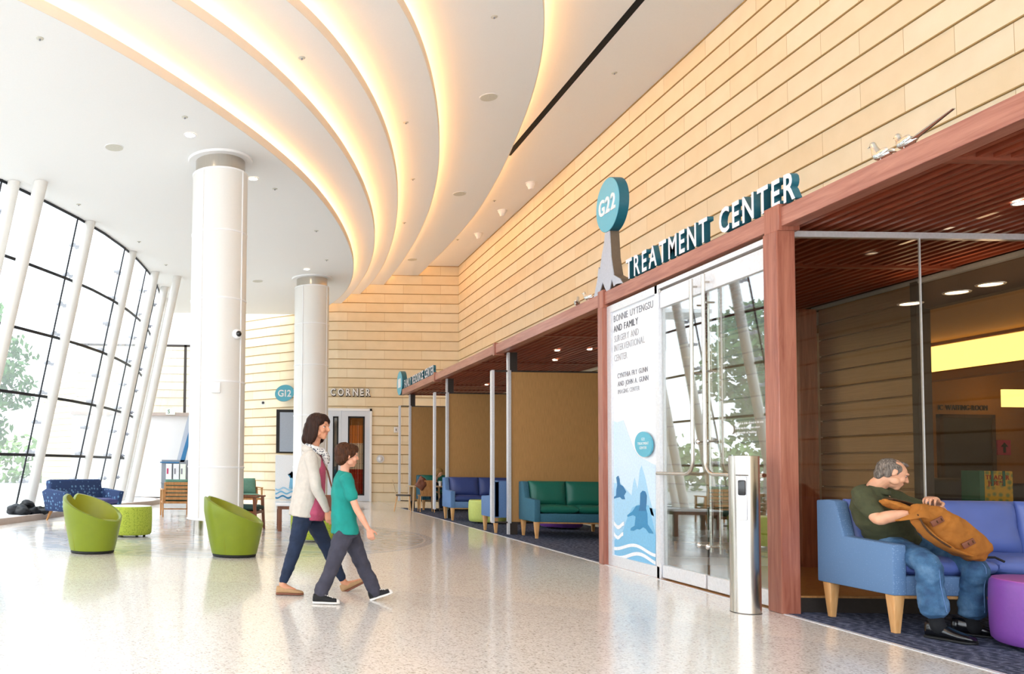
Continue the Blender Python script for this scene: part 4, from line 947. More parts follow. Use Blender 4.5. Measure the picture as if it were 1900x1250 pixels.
for (px, py, lab) in ((1770, 905, 'left of the shopping bag'), (1905, 915, 'right of the shopping bag')):
    c_ = at_y(px, py, 9.8); o = thing('lounge_chair', 'black upholstered chair behind the glass, '+lab, 'armchair', (c_.x, 9.8, 0), 0, 'black inner room chairs')
    MB().box(-.3, .3, -.05, .09, .3, c_.z+.12, bev=.05, seg=3).build('backrest', M['black'], o); MB().box(-.32, .32, -.5, .05, .3, .46, bev=.03).build('seat', M['black'], o)
    for x_ in (-.26, .26):
        for y_ in (-.42, .02): MB().cyl((x_, y_, 0), (x_, y_, .31), .016, n=8).build('leg', M['oak'], o)
    for x_ in (-.34, .30): MB().box(x_, x_+.04, -.45, .05, .62, .65).build('armrest', M['oak'], o)

# ================================================================== SIGNS
def beam_word(words, y_left, y_right, zb, h, label, X=4.60, depth=.065, mats=None):
    o = thing('dimensional_sign', label, 'sign', (X+depth, (y_left+y_right)/2, zb))
    letters(words, (X+depth, y_left, zb), (0, -1, 0), (0, 0, 1), h, width=y_left-y_right, depth=depth, off=.018, track=.19, space=.6, joined=False, parent=o, mats=mats or [M['silver'], M['tealside']])
    MB().box(X+depth-.01, X+depth, y_right+.02, y_left-.02, zb-.012, zb+.004).build('mounting_bar', M['darkmetal'], o, world=True); return o
beam_word('TREATMENT CENTER', 9.72, 6.70, 3.51, .235, 'raised silver TREATMENT CENTER letters on the canopy beam')
beam_word('FAMILY RESOURCE CENTER', 23.35, 19.7, 3.50, .215, 'raised FAMILY RESOURCE CENTER letters at the far end of the canopy beam')
o = thing('oval_sign', 'teal oval G22 sign on a grey hoof-shaped stand above the doors', 'sign', (4.62, 10.15, 3.49))
oc = V((0, .07, 1.10))
MB().loft([(oc+V((-.01, 0, 0)), (0, .33, .04), (0, -.03, .345)), (oc+V((.11, 0, 0)), (0, .33, .04), (0, -.03, .345))], n=56).build('disc', [M['tealside']], o)
MB().loft([(oc+V((-.014, 0, 0)), (0, .325, .04), (0, -.03, .34)), (oc+V((-.008, 0, 0)), (0, .325, .04), (0, -.03, .34))], n=56).build('disc_face', [M['tealface']], o)
letters('G22', (4.62-.014, 10.15+.07, 4.49), (0, -1, 0), (0, 0, 1), .20, width=.46, depth=.012, off=.02, joined=False, parent=o, mats=[M['white']], align='C')
hoof = [(.10, .78), (-.02, .78), (-.06, .40), (-.13, .16), (-.30, .075), (-.37, .0), (-.30, .015), (-.20, .03), (-.13, .015), (-.08, .12), (-.02, .0), (.06, -.02), (.12, .05), (.18, .14), (.24, .06), (.32, -.02), (.42, -.06), (.50, -.10), (.42, .05), (.34, .20), (.30, .36), (.26, .33), (.20, .50), (.14, .62)]
def hoofp(s=1): return [V((0, .07+(-a if False else a)*1.0-.02, z)) for a, z in hoof]
m = MB(); m.poly([V((-.01, p.y, p.z)) for p in hoofp()], (.012, 0, 0)); m.build('stand_face', M['greyface'], o, smooth=False)
m = MB(); m.poly([V((.0, p.y, max(p.z, .0))) for p in hoofp()], (.115, 0, 0)); m.build('stand', M['brownside'], o, smooth=False)
o = thing('oval_sign', 'small blue oval sign at the far end of the canopy', 'sign', (4.60, 24.05, 3.45))
MB().loft([((0, 0, .25), (0, .42, 0), (0, 0, .36)), ((.14, 0, .25), (0, .42, 0), (0, 0, .36))], n=48).build('disc', M['tealside'], o); MB().loft([((-.005, 0, .25), (0, .41, 0), (0, 0, .35)), ((0, 0, .25), (0, .41, 0), (0, 0, .35))], n=48).build('disc_face', M['tealface'], o)
letters('G13', (4.595, 24.05, 3.62), (0, -1, 0), (0, 0, 1), .16, width=.42, depth=.008, parent=o, mats=[M['white']], align='C') if False else MB().box(-.012, -.004, -.2, .2, .12, .38).build('white_print', M['white'], o)
# far wall sign
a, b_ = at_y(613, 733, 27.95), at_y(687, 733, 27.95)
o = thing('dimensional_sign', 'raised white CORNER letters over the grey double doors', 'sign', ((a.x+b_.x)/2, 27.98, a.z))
letters('CORNER', (a.x+.012, 27.985, a.z-.018), (1, 0, 0), (0, 0, 1), .25, width=b_.x-a.x+.02, depth=.02, off=.05, track=.24, parent=o, mats=[M['darkmetal']], name='letter_shadow')  # larger, offset dark copy paints the shadow outline around the letters
letters('CORNER', (a.x, 27.985, a.z), (1, 0, 0), (0, 0, 1), .235, width=b_.x-a.x, depth=.06, off=.02, track=.3, joined=False, parent=o, mats=[M['white'], M['darkmetal']])
c_ = at_y(528, 729, 28.5); o = thing('oval_sign', 'light blue oval G12 sign on the far stone wall', 'sign', (c_.x, 28.5, c_.z))
MB().loft([((0, 0, 0), (.34, 0, .06), (-.03, 0, .29)), ((0, .1, 0), (.34, 0, .06), (-.03, 0, .29))], n=48).build('disc', M['grey'], o); MB().loft([((0, -.006, 0), (.335, 0, .06), (-.03, 0, .285)), ((0, 0, 0), (.335, 0, .06), (-.03, 0, .285))], n=48).build('disc_face', M['tealface'], o)
letters('G12', (c_.x, 28.496, c_.z-.12), (1, 0, 0), (0, 0, 1), .23, width=.47, depth=.01, off=.02, parent=o, mats=[M['white']], align='C')

# far double doors
YD = 27.93
a = at_y(606, 757, YD); b_ = at_y(690, 757, YD); top = a.z; o = thing('door_frame', 'white frame around the grey double doors under CORNER', 'door frame', ((a.x+b_.x)/2, YD, 0))
xl = 2.62; xr = b_.x; xm = at_y(633, 800, YD).x
MB().box(xl, xr, YD-.02, YD+.08, top-.08, top).box(xr-.07, xr, YD-.02, YD+.08, 0, top).box(xl, xl+.07, YD-.02, YD+.08, 0, top).build('frame', M['white'], o, world=True)
doorw = plain('door_enamel', 'd3d8e0', .45)
for (x0, x1, lab, gx0, gx1) in ((xl+.07, xm, 'left leaf of the grey double doors, half hidden by the far pillar', 612, 627), (xm+.005, xr-.07, 'right leaf of the grey double doors with an orange curtain in its window', 646, 676)):
    g0, g1 = at_y(gx0, 772, YD-.02), at_y(gx1, 919, YD-.02)
    d = thing('double_door', lab, 'door', ((x0+x1)/2, YD, 0), 0, 'far double doors')
    if x0 < 2.8: g0.x = x0+.35
    m = MB(); m.box(x0, g0.x, YD, YD+.05, .01, top-.08).box(g1.x, x1, YD, YD+.05, .01, top-.08).box(g0.x, g1.x, YD, YD+.05, .01, g1.z).box(g0.x, g1.x, YD, YD+.05, g0.z, top-.08); m.build('door_leaf', doorw, d, world=True)
    m = MB(); t_ = .05; m.box(g0.x, g0.x+t_, YD-.01, YD+.05, g1.z, g0.z).box(g1.x-t_, g1.x, YD-.01, YD+.05, g1.z, g0.z).box(g0.x, g1.x, YD-.01, YD+.05, g1.z, g1.z+t_).box(g0.x, g1.x, YD-.01, YD+.05, g0.z-t_, g0.z); m.build('window_trim', M['black'], d, world=True)
    if x0 > 2.8:
        m = MB(); zc = g1.z+.9
        P = [(g0.x+(g1.x-g0.x)*i/40, YD+.045+.012*sin(i*1.1)) for i in range(41)]
        for (za, zb, mt) in ((g1.z+.05, zc, 'redprint'), (zc, zc+.9, 'white'), (zc+.9, g0.z-.3, 'orangecur')):
            mm = MB(); bq = [[mm.b.verts.new((x_, y_, z_)) for z_ in (za, zb)] for x_, y_ in P]
            for i in range(40): mm.b.faces.new((bq[i][0], bq[i+1][0], bq[i+1][1], bq[i][1]))
            mm.build('curtain', M[mt], d, world=True)
        MB().box(g0.x, g1.x, YD+.05, YD+.06, g0.z-.3, g0.z).build('backing', M['interior'], d, world=True)
    else:
        MB().box(g0.x, g1.x, YD+.03, YD+.04, g1.z+1.0, g0.z).build('backing', M['tvscreen'], d, world=True); MB().box(g0.x, g1.x, YD+.03, YD+.04, g1.z, g1.z+1.0).build('backing', M['seal2'], d, world=True)
    MB().box(g0.x, g1.x, YD+.0, YD+.006, g1.z, g0.z).build('glass', M['boxglass'], d, world=True)
# monitor and mural beside the far door
rzw = math.atan2(29.36-28.32, .84-2.1)+pi
p0, p1 = at_y(513, 762, 28.55), at_y(546, 838, 28.55); o = thing('wall_monitor', 'large grey wall screen left of the far pillar', 'screen', (p0.x, 28.55, p1.z))
MB().box(p0.x, p0.x+1.1, 28.5, 28.6, p1.z-.05, p0.z+.05).build('bezel', M['black'], o, world=True); MB().box(p0.x+.12, p0.x+1.06, 28.48, 28.51, p1.z, p0.z-.05).build('screen', M['tvscreen'], o, world=True)
p2 = at_y(510, 930, 28.55); o = thing('mural_panel', 'white mural panel with a blue figure and waves under the wall screen', 'mural', (p2.x, 28.4, 0))
MB().box(p2.x, p2.x+.86, 28.40, 28.48, .02, p1.z-.12).build('panel', M['film'], o, world=True)
def mur(pts, mat, nm='painted_shape'): MB().poly([at_y(x_, y_, 28.395) for x_, y_ in pts], (0, -.004, 0)).build(nm, M[mat], o, world=True, smooth=False)
for (y_, ph, mt) in ((905, 0, 'ice2'), (912, 1.5, 'ice3'), (920, .6, 'seal')):
    up = [(511+i*2.6, y_+2.2*sin(i*.8+ph)) for i in range(16)]; mur(up+[(x_, q+3.2) for x_, q in up[::-1]], mt, 'painted_wave')
mur([(536, 906), (539, 882), (534, 880), (539, 877), (541, 874), (544, 877), (549, 884), (551, 906)], 'ice3', 'painted_seal'); mur([(538, 886), (534, 880), (539, 877), (541, 874), (544, 877), (546, 887)], 'seal', 'painted_seal')
# small wall fixtures
for (px, py, yy, r, lab, nm, mt, cat) in ((488, 747, 29.0, .055, 'tiny dome camera on the far stone wall left of the G12 sign', 'security_camera', 'blackshoe', 'camera'), (706, 851, 27.95, .10, 'round grey plaque on the far wall right of the double doors', 'wall_plaque', 'alu', 'plaque')):
    c_ = at_y(px, py, yy); o = thing(nm, lab, cat, (c_.x, yy, c_.z)); MB().cyl((0, 0, 0), (0, .06, 0), r*1.35, n=24).build('base', M['white'] if mt != 'alu' else M['alu'], o); MB().sph((0, -.01, 0), (r*.8, .02, r*.8)).build('dome', M[mt], o)
c_ = at_y(735, 797, 27.95); o = thing('wall_switch', 'small white switch plate on the far wall by the canopy', 'switch', (c_.x, 27.95, c_.z)); MB().box(-.07, .07, 0, .04, -.1, .1, bev=.01).build('plate', M['white'], o); MB().box(-.02, .02, -.01, 0, -.04, .04).build('toggle', M['print'], o)
c_ = at_y(316, 763, 30.0); o = thing('exit_sign', 'small pale green exit sign by the far left window', 'sign', (c_.x, 30.05, c_.z)); MB().box(-.17, .17, 0, .05, -.12, .12).build('box', M['ottotop'], o); letters('S', (c_.x-.10, 30.05, c_.z-.07), (1, 0, 0), (0, 0, 1), .14, depth=.006, parent=o, mats=[M['greenvinyl']])
# brochure rack at the far left
o = thing('brochure_rack', 'grey stepped brochure rack against the far left wall', 'rack', (-2.6, 28.9, 0))
MB().box(-.35, .75, -.1, .3, 0, 1.35).build('cabinet', M['grey'], o); MB().box(-.35, .75, -.25, -.1, .52, .55).build('ledge', M['grey'], o); MB().box(-.40, .28, -.14, .3, 1.24, 1.28).build('shelf', M['seal2'], o)
MB().poly([(.30, -.1, 1.28), (.46, -.1, 1.28), (.75, -.1, 2.6), (.66, -.1, 2.6)], (0, .2, 0)).build('slanted_post', M['seal2'], o, smooth=False)
MB().poly([(.18, -.05, 1.30), (.38, -.05, 1.30), (.68, -.05, 2.65), (.60, -.05, 3.0), (.50, -.05, 2.7)], (0, .2, 0)).build('slanted_board', M['greyface'], o, smooth=False)
for k, (x_, lab, c) in enumerate(((-.18, 'left', 'film'), (.08, 'middle', 'ledge'), (.32, 'right', 'ottotop'))):
    b2 = thing('brochure_binder', 'white binder standing on the brochure rack, %s one' % lab, 'binder', (-2.6+x_, 28.715, .55), 0, 'binders on the rack'); MB().box(0, .2, -.04, .04, 0, .66).build('cover', M[c], b2); MB().box(.03, .09, -.045, -.04, .3, .5).build('print', M['pinkpaper'] if k == 0 else M['print'], b2)

# ---- ceiling fixtures
def on_ceiling(px, py, z): d = ray(px, py); t_ = (z-EYE)/d.z; return V((d.x*t_, d.y*t_, z))
for (px, py, z, lab) in ((212, 273, LV[0], 'at the left of the low ceiling'), (478, 521, LV[0], 'far back behind the pillars'), (907, 180, LV[4], 'largest, near the black slot'), (853, 359, LV[4], 'halfway along the upper ceiling'), (765, 481, LV[4], 'far end of the upper ceiling')):
    p = on_ceiling(px, py, z); o = thing('ceiling_speaker', 'round flush ceiling speaker '+lab, 'ceiling speaker', p, 0, 'round ceiling speakers'); MB().cyl((0, 0, -.012), (0, 0, 0), .15, n=32).build('grille', M['speaker'], o); MB().lathe([(.165, -.008), (.165, 0)], n=32).build('rim', M['white'], o)
for (px, py, z, lab) in ((353, 250, LV[0], 'left of the near pillar top'), (470, 331, LV[0], 'right of the near pillar top'), (569, 499, LV[0], 'above the far pillar')):
    p = on_ceiling(px, py, z); downlight(p.x, p.y, p.z, .09, 'recessed downlight in the low ceiling '+lab, group='low ceiling downlights')
for i, (px, py, z, lab) in enumerate(((74, 71, 0, 'top left of the photo'), (343, 217, 0, 'above the near pillar'), (146, 379, 0, 'over the glass wall'), (510, 350, 0, 'right of the near pillar'), (258, 448, 0, 'near the far glass'), (587, 428, 0, 'mid ceiling before the far pillar'), (606, 482, 0, 'close to the far pillar'), (308, 491, 0, 'left of the near pillar, far back'), (560, 107, 1, 'on the first raised ceiling field'), (753, 227, 3, 'on the third raised field, near'), (766, 332, 3, 'on the third raised field, middle'), (750, 413, 3, 'on the third raised field, far'), (917, 31, 4, 'top middle of the photo'), (917, 372, 5, 'beside the stone wall, middle'), (849, 444, 5, 'beside the stone wall, far'), (1140, 135, 5, 'beside the stone wall, near'))):
    p = on_ceiling(px, py, LV[z]); o = thing('sprinkler_head', 'tiny white sprinkler cap '+lab, 'sprinkler', p, 0, 'ceiling sprinkler caps'); MB().lathe([(.035, -.012), (.05, -.004), (.05, 0)], n=16).build('cap', M['speaker'], o); MB().cyl((0, 0, -.03), (0, 0, -.012), .012, n=8).build('nozzle', M['print'], o)
for (px, py, lab) in ((985, 339, 'nearest'), (932, 390, 'middle'), (888, 433, 'farthest')):
    p = on_ceiling(px, py, LV[5]); o = thing('smoke_detector', 'white drop detector on the ceiling by the stone wall, %s of three' % lab, 'detector', p, 0, 'drop detectors'); MB().lathe([(.03, -.17), (.06, -.16), (.08, -.09), (.11, -.05), (.11, 0)], n=20).build('body', M['white'], o); MB().lathe([(.13, -.02), (.13, 0)], n=24).build('base', M['white'], o)

# ---- silver birds on the beam
def bird(px, py, X, s, rz, lab, tail=1.0, up=0.0):
    p = at_x(px, py, X); o = thing('silver_bird', lab, 'sculpture', (X, p.y, 3.487), rz, 'small silver birds on the beam')
    m = MB(); m.limb([((-.07*s, 0, .05*s), .012*s), ((-.03*s, 0, .05*s), .036*s), ((.03*s, 0, .06*s), .040*s), ((.065*s, 0, .10*s+up), .022*s), ((.075*s, 0, .125*s+up), .022*s)], n=12)
    m.limb([((.07*s, 0, .13*s+up), .014*s), ((.12*s, 0, .125*s+up*.6), .004*s)], n=8)
    b_ = link('body', m.remesh(.006*s, 3), M['chrome'], o)
    MB().loft([((-.05*s, 0, .055*s), (0, .022*s, 0), (0, 0, .012*s)), ((-.28*s*tail, 0, .045*s+.1*s*(tail-.5)), (0, .012*s, 0), (0, 0, .003*s))], n=10).build('tail', M['chrome'], o)
    for y_ in (-.02, .02): MB().cyl((0, y_*s, 0), (0, y_*s, .04*s), .004*s, n=6).build('leg', M['chrome'], o)
    for y_ in (-1, 1): MB().sph((-.01*s, y_*.03*s, .062*s), (.055*s, .010*s, .026*s), rot=Euler((0, rad(12), 0)).to_matrix()).build('wing', M['chrome'], o)
    return o
bird(1638, 283, 4.66, 1.0, rad(100), 'silver bird sitting upright on the beam, left of the near pair', .4, .03)
bird(1683, 268, 4.66, 1.05, rad(90), 'silver bird with a long tail on the beam, right of the near pair', 1.3)
bird(1071, 567, 4.66, 1.0, rad(60), 'silver bird on the beam farthest left, beyond the hoof stand', .6, .02)
bird(1093, 553, 4.66, 1.0, rad(120), 'silver bird on the beam tucked beside the hoof stand', .7)

# ================================================================== PEOPLE
def frame(fwd, up=(0, 0, 1)):
    f_ = V(fwd).normalized(); u_ = (V(up)-f_*V(up).dot(f_)).normalized(); r_ = f_.cross(u_); return r_, f_, u_
class Head:
    def __init__(s, c, fwd, up=(0, 0, 1), k=1.0):
        r_, f_, u_ = frame(fwd, up); s.k = k; s.m = Matrix(((r_.x, f_.x, u_.x, c[0]), (r_.y, f_.y, u_.y, c[1]), (r_.z, f_.z, u_.z, c[2]), (0, 0, 0, 1))) @ Matrix.Scale(k, 4)
    def p(s, x, y, z): return s.m @ V((x, y, z))
    def e(s, mb, c, r, rx=0, rz=0, n=18):
        q = bmesh.ops.create_uvsphere(mb.b, u_segments=n, v_segments=n*2//3, radius=1)
        bmesh.ops.transform(mb.b, matrix=s.m @ Matrix.Translation(V(c)) @ Euler((rad(rx), 0, rad(rz))).to_matrix().to_4x4() @ Matrix.Diagonal((*r, 1)), verts=q['verts'])
    def skin(s, mb, female=False, child=False):
        e = lambda *a, **k: s.e(mb, *a, **k)
        e((0, -.012, .030), (.073, .092, .084)); e((0, .030, .018), (.064, .062, .072))
        jw = .050 if female or child else .056
        e((0, .030, -.048), (jw, .056, .056)); e((0, .062, -.086 if not child else -.078), (.026, .024, .022)); e((0, .028, -.072), (.043, .045, .03))
        for q in (-1, 1):
            e((q*.034, .066, -.022), (.024, .022, .026)); e((q*.030, .083, .030), (.022, .012, .009)); e((q*.052, .02, -.055), (.016, .035, .03))
            e((q*.074, -.008, -.002), (.009, .019, .031), rx=-12, rz=q*-18); e((q*.078, -.016, .012), (.006, .014, .016), rz=q*-20)
        nl = .7 if child else (.85 if female else .78)
        P = [s.p(0, .088, .022), s.p(0, .088+.017*nl, .002), s.p(0, .088+.028*nl, -.018)]
        mb.limb([(P[0], .008*s.k), (P[1], .0095*s.k), (P[2], .0125*s.k)], n=12)
        for q in (-1, 1): e((q*.011, .094+.008*nl, -.022), (.009, .011, .008))
        e((0, .088, -.046), (.022, .010, .006)); e((0, .086, -.058), (.019, .010, .007)); e((0, .080, -.068), (.018, .010, .010))
    def features(s, o, hairm, female=False, closed=False):
        for q in (-1, 1):
            m = MB(); s.e(m, (q*.031, .0740, .010), (.0125, .0105, .0062 if not closed else .004)); m.build('eye', M['eyew'], o, world=True)
            m = MB(); s.e(m, (q*.031, .0835, .010 if not closed else .007), (.0058, .0035, .006 if not closed else .003)); m.build('iris', M['iris'], o, world=True)
            m = MB(); m.limb([(s.p(q*.016, .088, .030), .0022*s.k), (s.p(q*.030, .0905, .036), .0032*s.k), (s.p(q*.047, .078, .030), .0016*s.k)], n=8); m.build('eyebrow', M[hairm], o, world=True)
            m = MB(); m.limb([(s.p(q*.018, .082, .015), .0018*s.k), (s.p(q*.031, .0875, .021), .0022*s.k), (s.p(q*.045, .075, .014), .0015*s.k)], n=8); m.build('eyelid', M['hairgrey' if not female else 'iris'], o, world=True)
        m = MB(); s.e(m, (0, .0895, -.0475), (.021, .0088, .0036)); s.e(m, (0, .0885, -.0555), (.017, .0085, .0045)); m.build('lips', M['lips'], o, world=True)
def torso(mb, rows, lat, n=28):
    """rows: (centre, half width, half depth); lat = lateral unit"""
    R_ = []; lat = V(lat).normalized()
    for i, (c, hw, hd) in enumerate(rows):
        a = V(rows[min(i+1, len(rows)-1)][0])-V(rows[max(0, i-1)][0]); d = lat.cross(a).normalized(); R_.append((c, lat*hw, d*hd, .82))
    return mb.loft(R_, n=n)
def hand(mb, wrist, d, pn, side, k=1.0, curl=(.35, .4, .45, .5), thumb=.5, spread=.06):
    """d = direction of the fingers, pn = palm normal, side = +1/-1 where the thumb sits along d x pn"""
    d = V(d).normalized(); pn = (V(pn)-d*V(pn).dot(d)).normalized(); ac = d.cross(pn)*side; w = V(wrist)
    mb.loft([(w, ac*.024*k, pn*.018*k), (w+d*.03*k, ac*.034*k, pn*.016*k, .8), (w+d*.065*k, ac*.041*k, pn*.015*k, .75), (w+d*.092*k, ac*.040*k, pn*.012*k, .75)], n=18)
    L = [(.030, .022, .018), (.034, .026, .019), (.031, .024, .018), (.024, .018, .016)]
    for i in range(4):
        p = w+d*(.088+(-.004, .003, 0, -.008)[i])*k+ac*(.029-.0195*i)*k; q = 0.0; pts = [(p-d*.012*k, .0095*k)]; dd = (d+ac*spread*(1.5-i)).normalized()
        pts.append((p, .0090*k))
        for j in range(3):
            q += curl[i]*(1.0 if j else .9); v = dd*cos(q)+pn*sin(q); p = p+v*L[i][j]*k; pts.append((p, (.0083, .0076, .0066)[j]*k))
        mb.limb(pts, n=10, sub=3)
    t0 = w+d*.022*k+ac*.026*k; t1 = t0+(d*.55+ac*.75+pn*thumb*.5).normalized()*.034*k; t2 = t1+(d*.8+ac*.35+pn*thumb).normalized()*.030*k; t3 = t2+(d*.9+ac*.05+pn*thumb*1.2).normalized()*.024*k
    mb.limb([(t0-d*.008*k, .0135*k), (t1, .0115*k), (t2, .0095*k), (t3, .0078*k)], n=10, sub=3)
def shoe(o, heel, d, length, mat, sole, up=(0, 0, 1), w=.045, h=.075, name='shoe', laces=None, toe=None):
    d = V(d).normalized(); up = (V(up)-d*V(up).dot(d)).normalized(); s_ = d.cross(up); H = V(heel); L = length
    prof = [(0.0, .30, .60), (.03, .72, 1.0), (.14, .86, 1.05), (.30, .84, 1.0), (.45, .90, .82), (.60, 1.02, .64), (.75, 1.06, .52), (.88, .92, .44), (.96, .66, .34), (1.0, .30, .2)]
    m = MB(); m.loft([(H+d*L*t_+up*(.012+h*b_*.5), s_*w*a_, up*h*b_*.5, .8) for t_, a_, b_ in prof], n=24); sh = m.build(name, M[mat], o, world=True, ang=60)
    m = MB(); m.loft([(H+d*L*(t_*1.02-.01)+up*.009, s_*w*(a_+.07), up*.010, .5) for t_, a_, b_ in prof], n=24); m.build('sole', M[sole], sh, world=True)
    if laces:
        for k in range(4):
            c = H+d*L*(.42+.09*k)+up*(.012+h*(.84-.10*k)+.004); MB().limb([(c-s_*w*.5, .004), (c+up*.004, .0045), (c+s_*w*.5+d*.01, .004)], n=6, sub=2).build('lace', M[laces], sh, world=True)
    if toe:
        m = MB(); m.loft([(H+d*L*t_+up*(.012+h*b_*.5), s_*w*(a_+.02), up*(h*b_*.5+.003), .8) for t_, a_, b_ in prof[7:]], n=24); m.build('toe_cap', M[toe], sh, world=True)
    return sh
def cloth(mb, vox, it, name, mat, o, amp=0, sc=(9, 9, 9), seed=0):
    me = mb.remesh(vox, it); 
    if amp: folds(me, amp, sc, seed)
    if o is not None:
        me.transform(Matrix.Translation(-V(o.location)))
    return link(name, me, M[mat], o, ang=180)
def person(label, mb, mat, loc, vox=.0055, it=3):
    me = mb.remesh(vox, it); me.transform(Matrix.Translation(-V(loc))); o = link('person', me, M[mat], None, ang=180); o.location = loc
    return tag(o, label, 'person')

# ------------------------------------------------------------------ the walking woman
hd_ = Head(at_y(592, 793, 7.70), (.78, -.60, -.10), k=1.0)
neck0 = at_y(583, 828, 7.73); shc = at_y(578, 843, 7.74); chest = at_y(578, 870, 7.74); waist = at_y(575, 905, 7.74); hipc = at_y(569, 945, 7.74); crotch = at_y(570, 962, 7.74)
shR, shL = at_y(577, 848, 7.57), at_y(577, 846, 7.92); elR, wrR = at_y(587, 904, 7.52), at_y(607, 948, 7.53); elL, wrL = at_y(565, 900, 8.0), at_y(588, 935, 8.02)
hR, hL = at_y(564, 950, 7.65), at_y(574, 950, 7.84); kR, kL = at_y(547, 1018, 7.63), at_y(608, 1019, 7.84); aR, aL = at_y(524, 1084, 7.58), at_y(637, 1078, 7.86)
footR = V((at_y(512, 1104, 7.58).x, 7.58, .004))
mb = MB(); hd_.skin(mb, female=True); mb.limb([(hd_.p(0, -.015, -.05), .048), (neck0, .047), (shc, .055)])
torso(mb, [(shc+V((0, 0, .02)), .08, .05), (shc-V((0, 0, .03)), .165, .085), (chest, .165, .10), (waist, .13, .09), (hipc, .165, .11), (crotch, .14, .09)], (0, 1, 0))
for s1, e1, w1 in ((shR, elR, wrR), (shL, elL, wrL)): mb.limb([(s1, .045), (s1.lerp(e1, .5), .038), (e1, .034), (e1.lerp(w1, .4), .033), (w1, .022)])
hand(mb, wrR, (.25, .05, -.97), (.3, .95, 0), 1, .92, curl=(.25, .3, .35, .4)); hand(mb, wrL, (.3, -.05, -.95), (.3, -.95, 0), -1, .92)
mb.limb([(hR, .085), (kR, .052), (kR.lerp(aR, .35), .05), (aR, .032)]); mb.limb([(hL, .085), (kL, .052), (kL.lerp(aL, .35), .05), (aL, .032)])
fR = V((footR.x+.10, 7.58, .05)); mb.limb([(aR, .033), (V((aR.x+.02, 7.58, .07)), .035), (V((footR.x+.17, 7.58, .035)), .028)])
tL = at_y(678, 1079, 7.86); hlL = at_y(636, 1101, 7.86); mb.limb([(aL, .033), (aL.lerp(tL, .3)-V((.02, 0, .03)), .034), (tL-V((.05, 0, -.01)), .022)])
wo_ = person('woman with brown bob walking in a cream cardigan, patterned scarf and dark jeans', mb, 'skin2', (hipc.x, 7.74, 0))
hd_.features(wo_, 'hairbrown', female=True)
m = MB(); e = lambda *a, **k: hd_.e(m, *a, **k)
e((0, -.034, .042), (.094, .106, .098)); e((0, .012, .088), (.074, .076, .048)); e((0, -.085, -.045), (.095, .072, .130)); e((0, -.105, -.115), (.092, .062, .07))
for q in (-1, 1): e((q*.074, -.018, -.03), (.028, .060, .120)); e((q*.070, -.045, -.10), (.030, .050, .075)); e((q*.058, .040, .062), (.030, .042, .042), rz=q*15); e((q*.076, .020, .005), (.016, .026, .07))
cloth(m, .006, 4, 'hair', 'hairbrown', wo_, .005, (50, 50, 6))
m = MB(); torso(m, [(hipc+V((0, 0, .06)), .165, .115), (hipc, .175, .125), (crotch-V((0, 0, .01)), .15, .11)], (0, 1, 0))
m.limb([(hR, .098), (hR.lerp(kR, .5), .082), (kR, .064), (kR.lerp(aR, .35), .060), (kR.lerp(aR, .88), .043)]); m.limb([(hL, .098), (hL.lerp(kL, .5), .082), (kL, .064), (kL.lerp(aL, .35), .060), (kL.lerp(aL, .88), .043)])
cloth(m, .007, 2, 'trousers', 'navyjean', wo_, .006, (16, 16, 22))
m = MB(); torso(m, [(shc+V((.02, 0, .0)), .09, .07), (chest+V((.035, 0, 0)), .15, .10), (waist+V((.045, 0, 0)), .13, .10), (hipc+V((.040, 0, -.03)), .19, .135), (hipc+V((.035, 0, -.095)), .165, .115)], (0, 1, 0))
cloth(m, .007, 3, 'blouse', 'pink', wo_, .006, (12, 12, 12))
m = MB(); hem = hipc+V((-.045, 0, -.06)); torso(m, [(shc+V((-.01, 0, .025)), .10, .062), (shc+V((-.01, 0, -.03)), .185, .098), (chest+V((-.018, 0, 0)), .19, .115), (waist+V((-.028, 0, 0)), .178, .118), (hipc+V((-.04, 0, 0)), .195, .128), (hem, .20, .122)], (0, 1, 0))
for s1, e1, w1 in ((shR, elR, wrR), (shL, elL, wrL)): m.limb([(s1, .063), (s1.lerp(e1, .5), .055), (e1, .050), (e1.lerp(w1, .5), .045), (e1.lerp(w1, .93), .037)])
m.limb([(neck0+V((-.05, -.07, -.035)), .030), (neck0+V((-.085, 0, -.02)), .040), (neck0+V((-.05, .07, -.035)), .030)])
cloth(m, .007, 3, 'cardigan', 'cardigan', wo_, .008, (10, 10, 7))
m = MB(); 
for k in range(3): m.loft([(neck0+V((.02*k+.072*cos(a), .078*sin(a), -.012-.022*k-.022*cos(a))), V((cos(a), sin(a), 0))*.020, V((0, 0, .021))) for a in [2*pi*i/20 for i in range(20)]], n=10, close=True, caps=False)
m.limb([(neck0+V((.08, -.05, -.04)), .026), (neck0+V((.105, -.06, -.10)), .034), (neck0+V((.115, -.05, -.15)), .026)]); m.limb([(neck0+V((.09, .0, -.05)), .026), (neck0+V((.12, -.01, -.10)), .03), (neck0+V((.125, -.02, -.15)), .02)])
cloth(m, .006, 2, 'scarf', 'scarf', wo_, .006, (30, 30, 30))
shoe(wo_, footR, (1, -.03, 0), .255, 'tan', 'leather', w=.040, h=.066)
dL = (tL-hlL).normalized(); shoe(wo_, hlL, dL, .255, 'tan', 'leather', up=(-.5, 0, 1), w=.040, h=.07)
o = thing('handbag', 'dark brown shoulder bag hanging on the far side of the walking woman', 'bag', at_y(603, 940, 8.12))
m = MB(); cushion(m, -.14, .12, -.05, .05, -.14, .12, .35, 1); m.build('bag_body', M['leather'], o, ang=70); MB().tube([(-.11, 0, .11), (-.10, 0, .35), (-.06, -.05, .50), (.02, -.02, .36), (.09, 0, .11)], .009).build('strap', M['leather'], o)

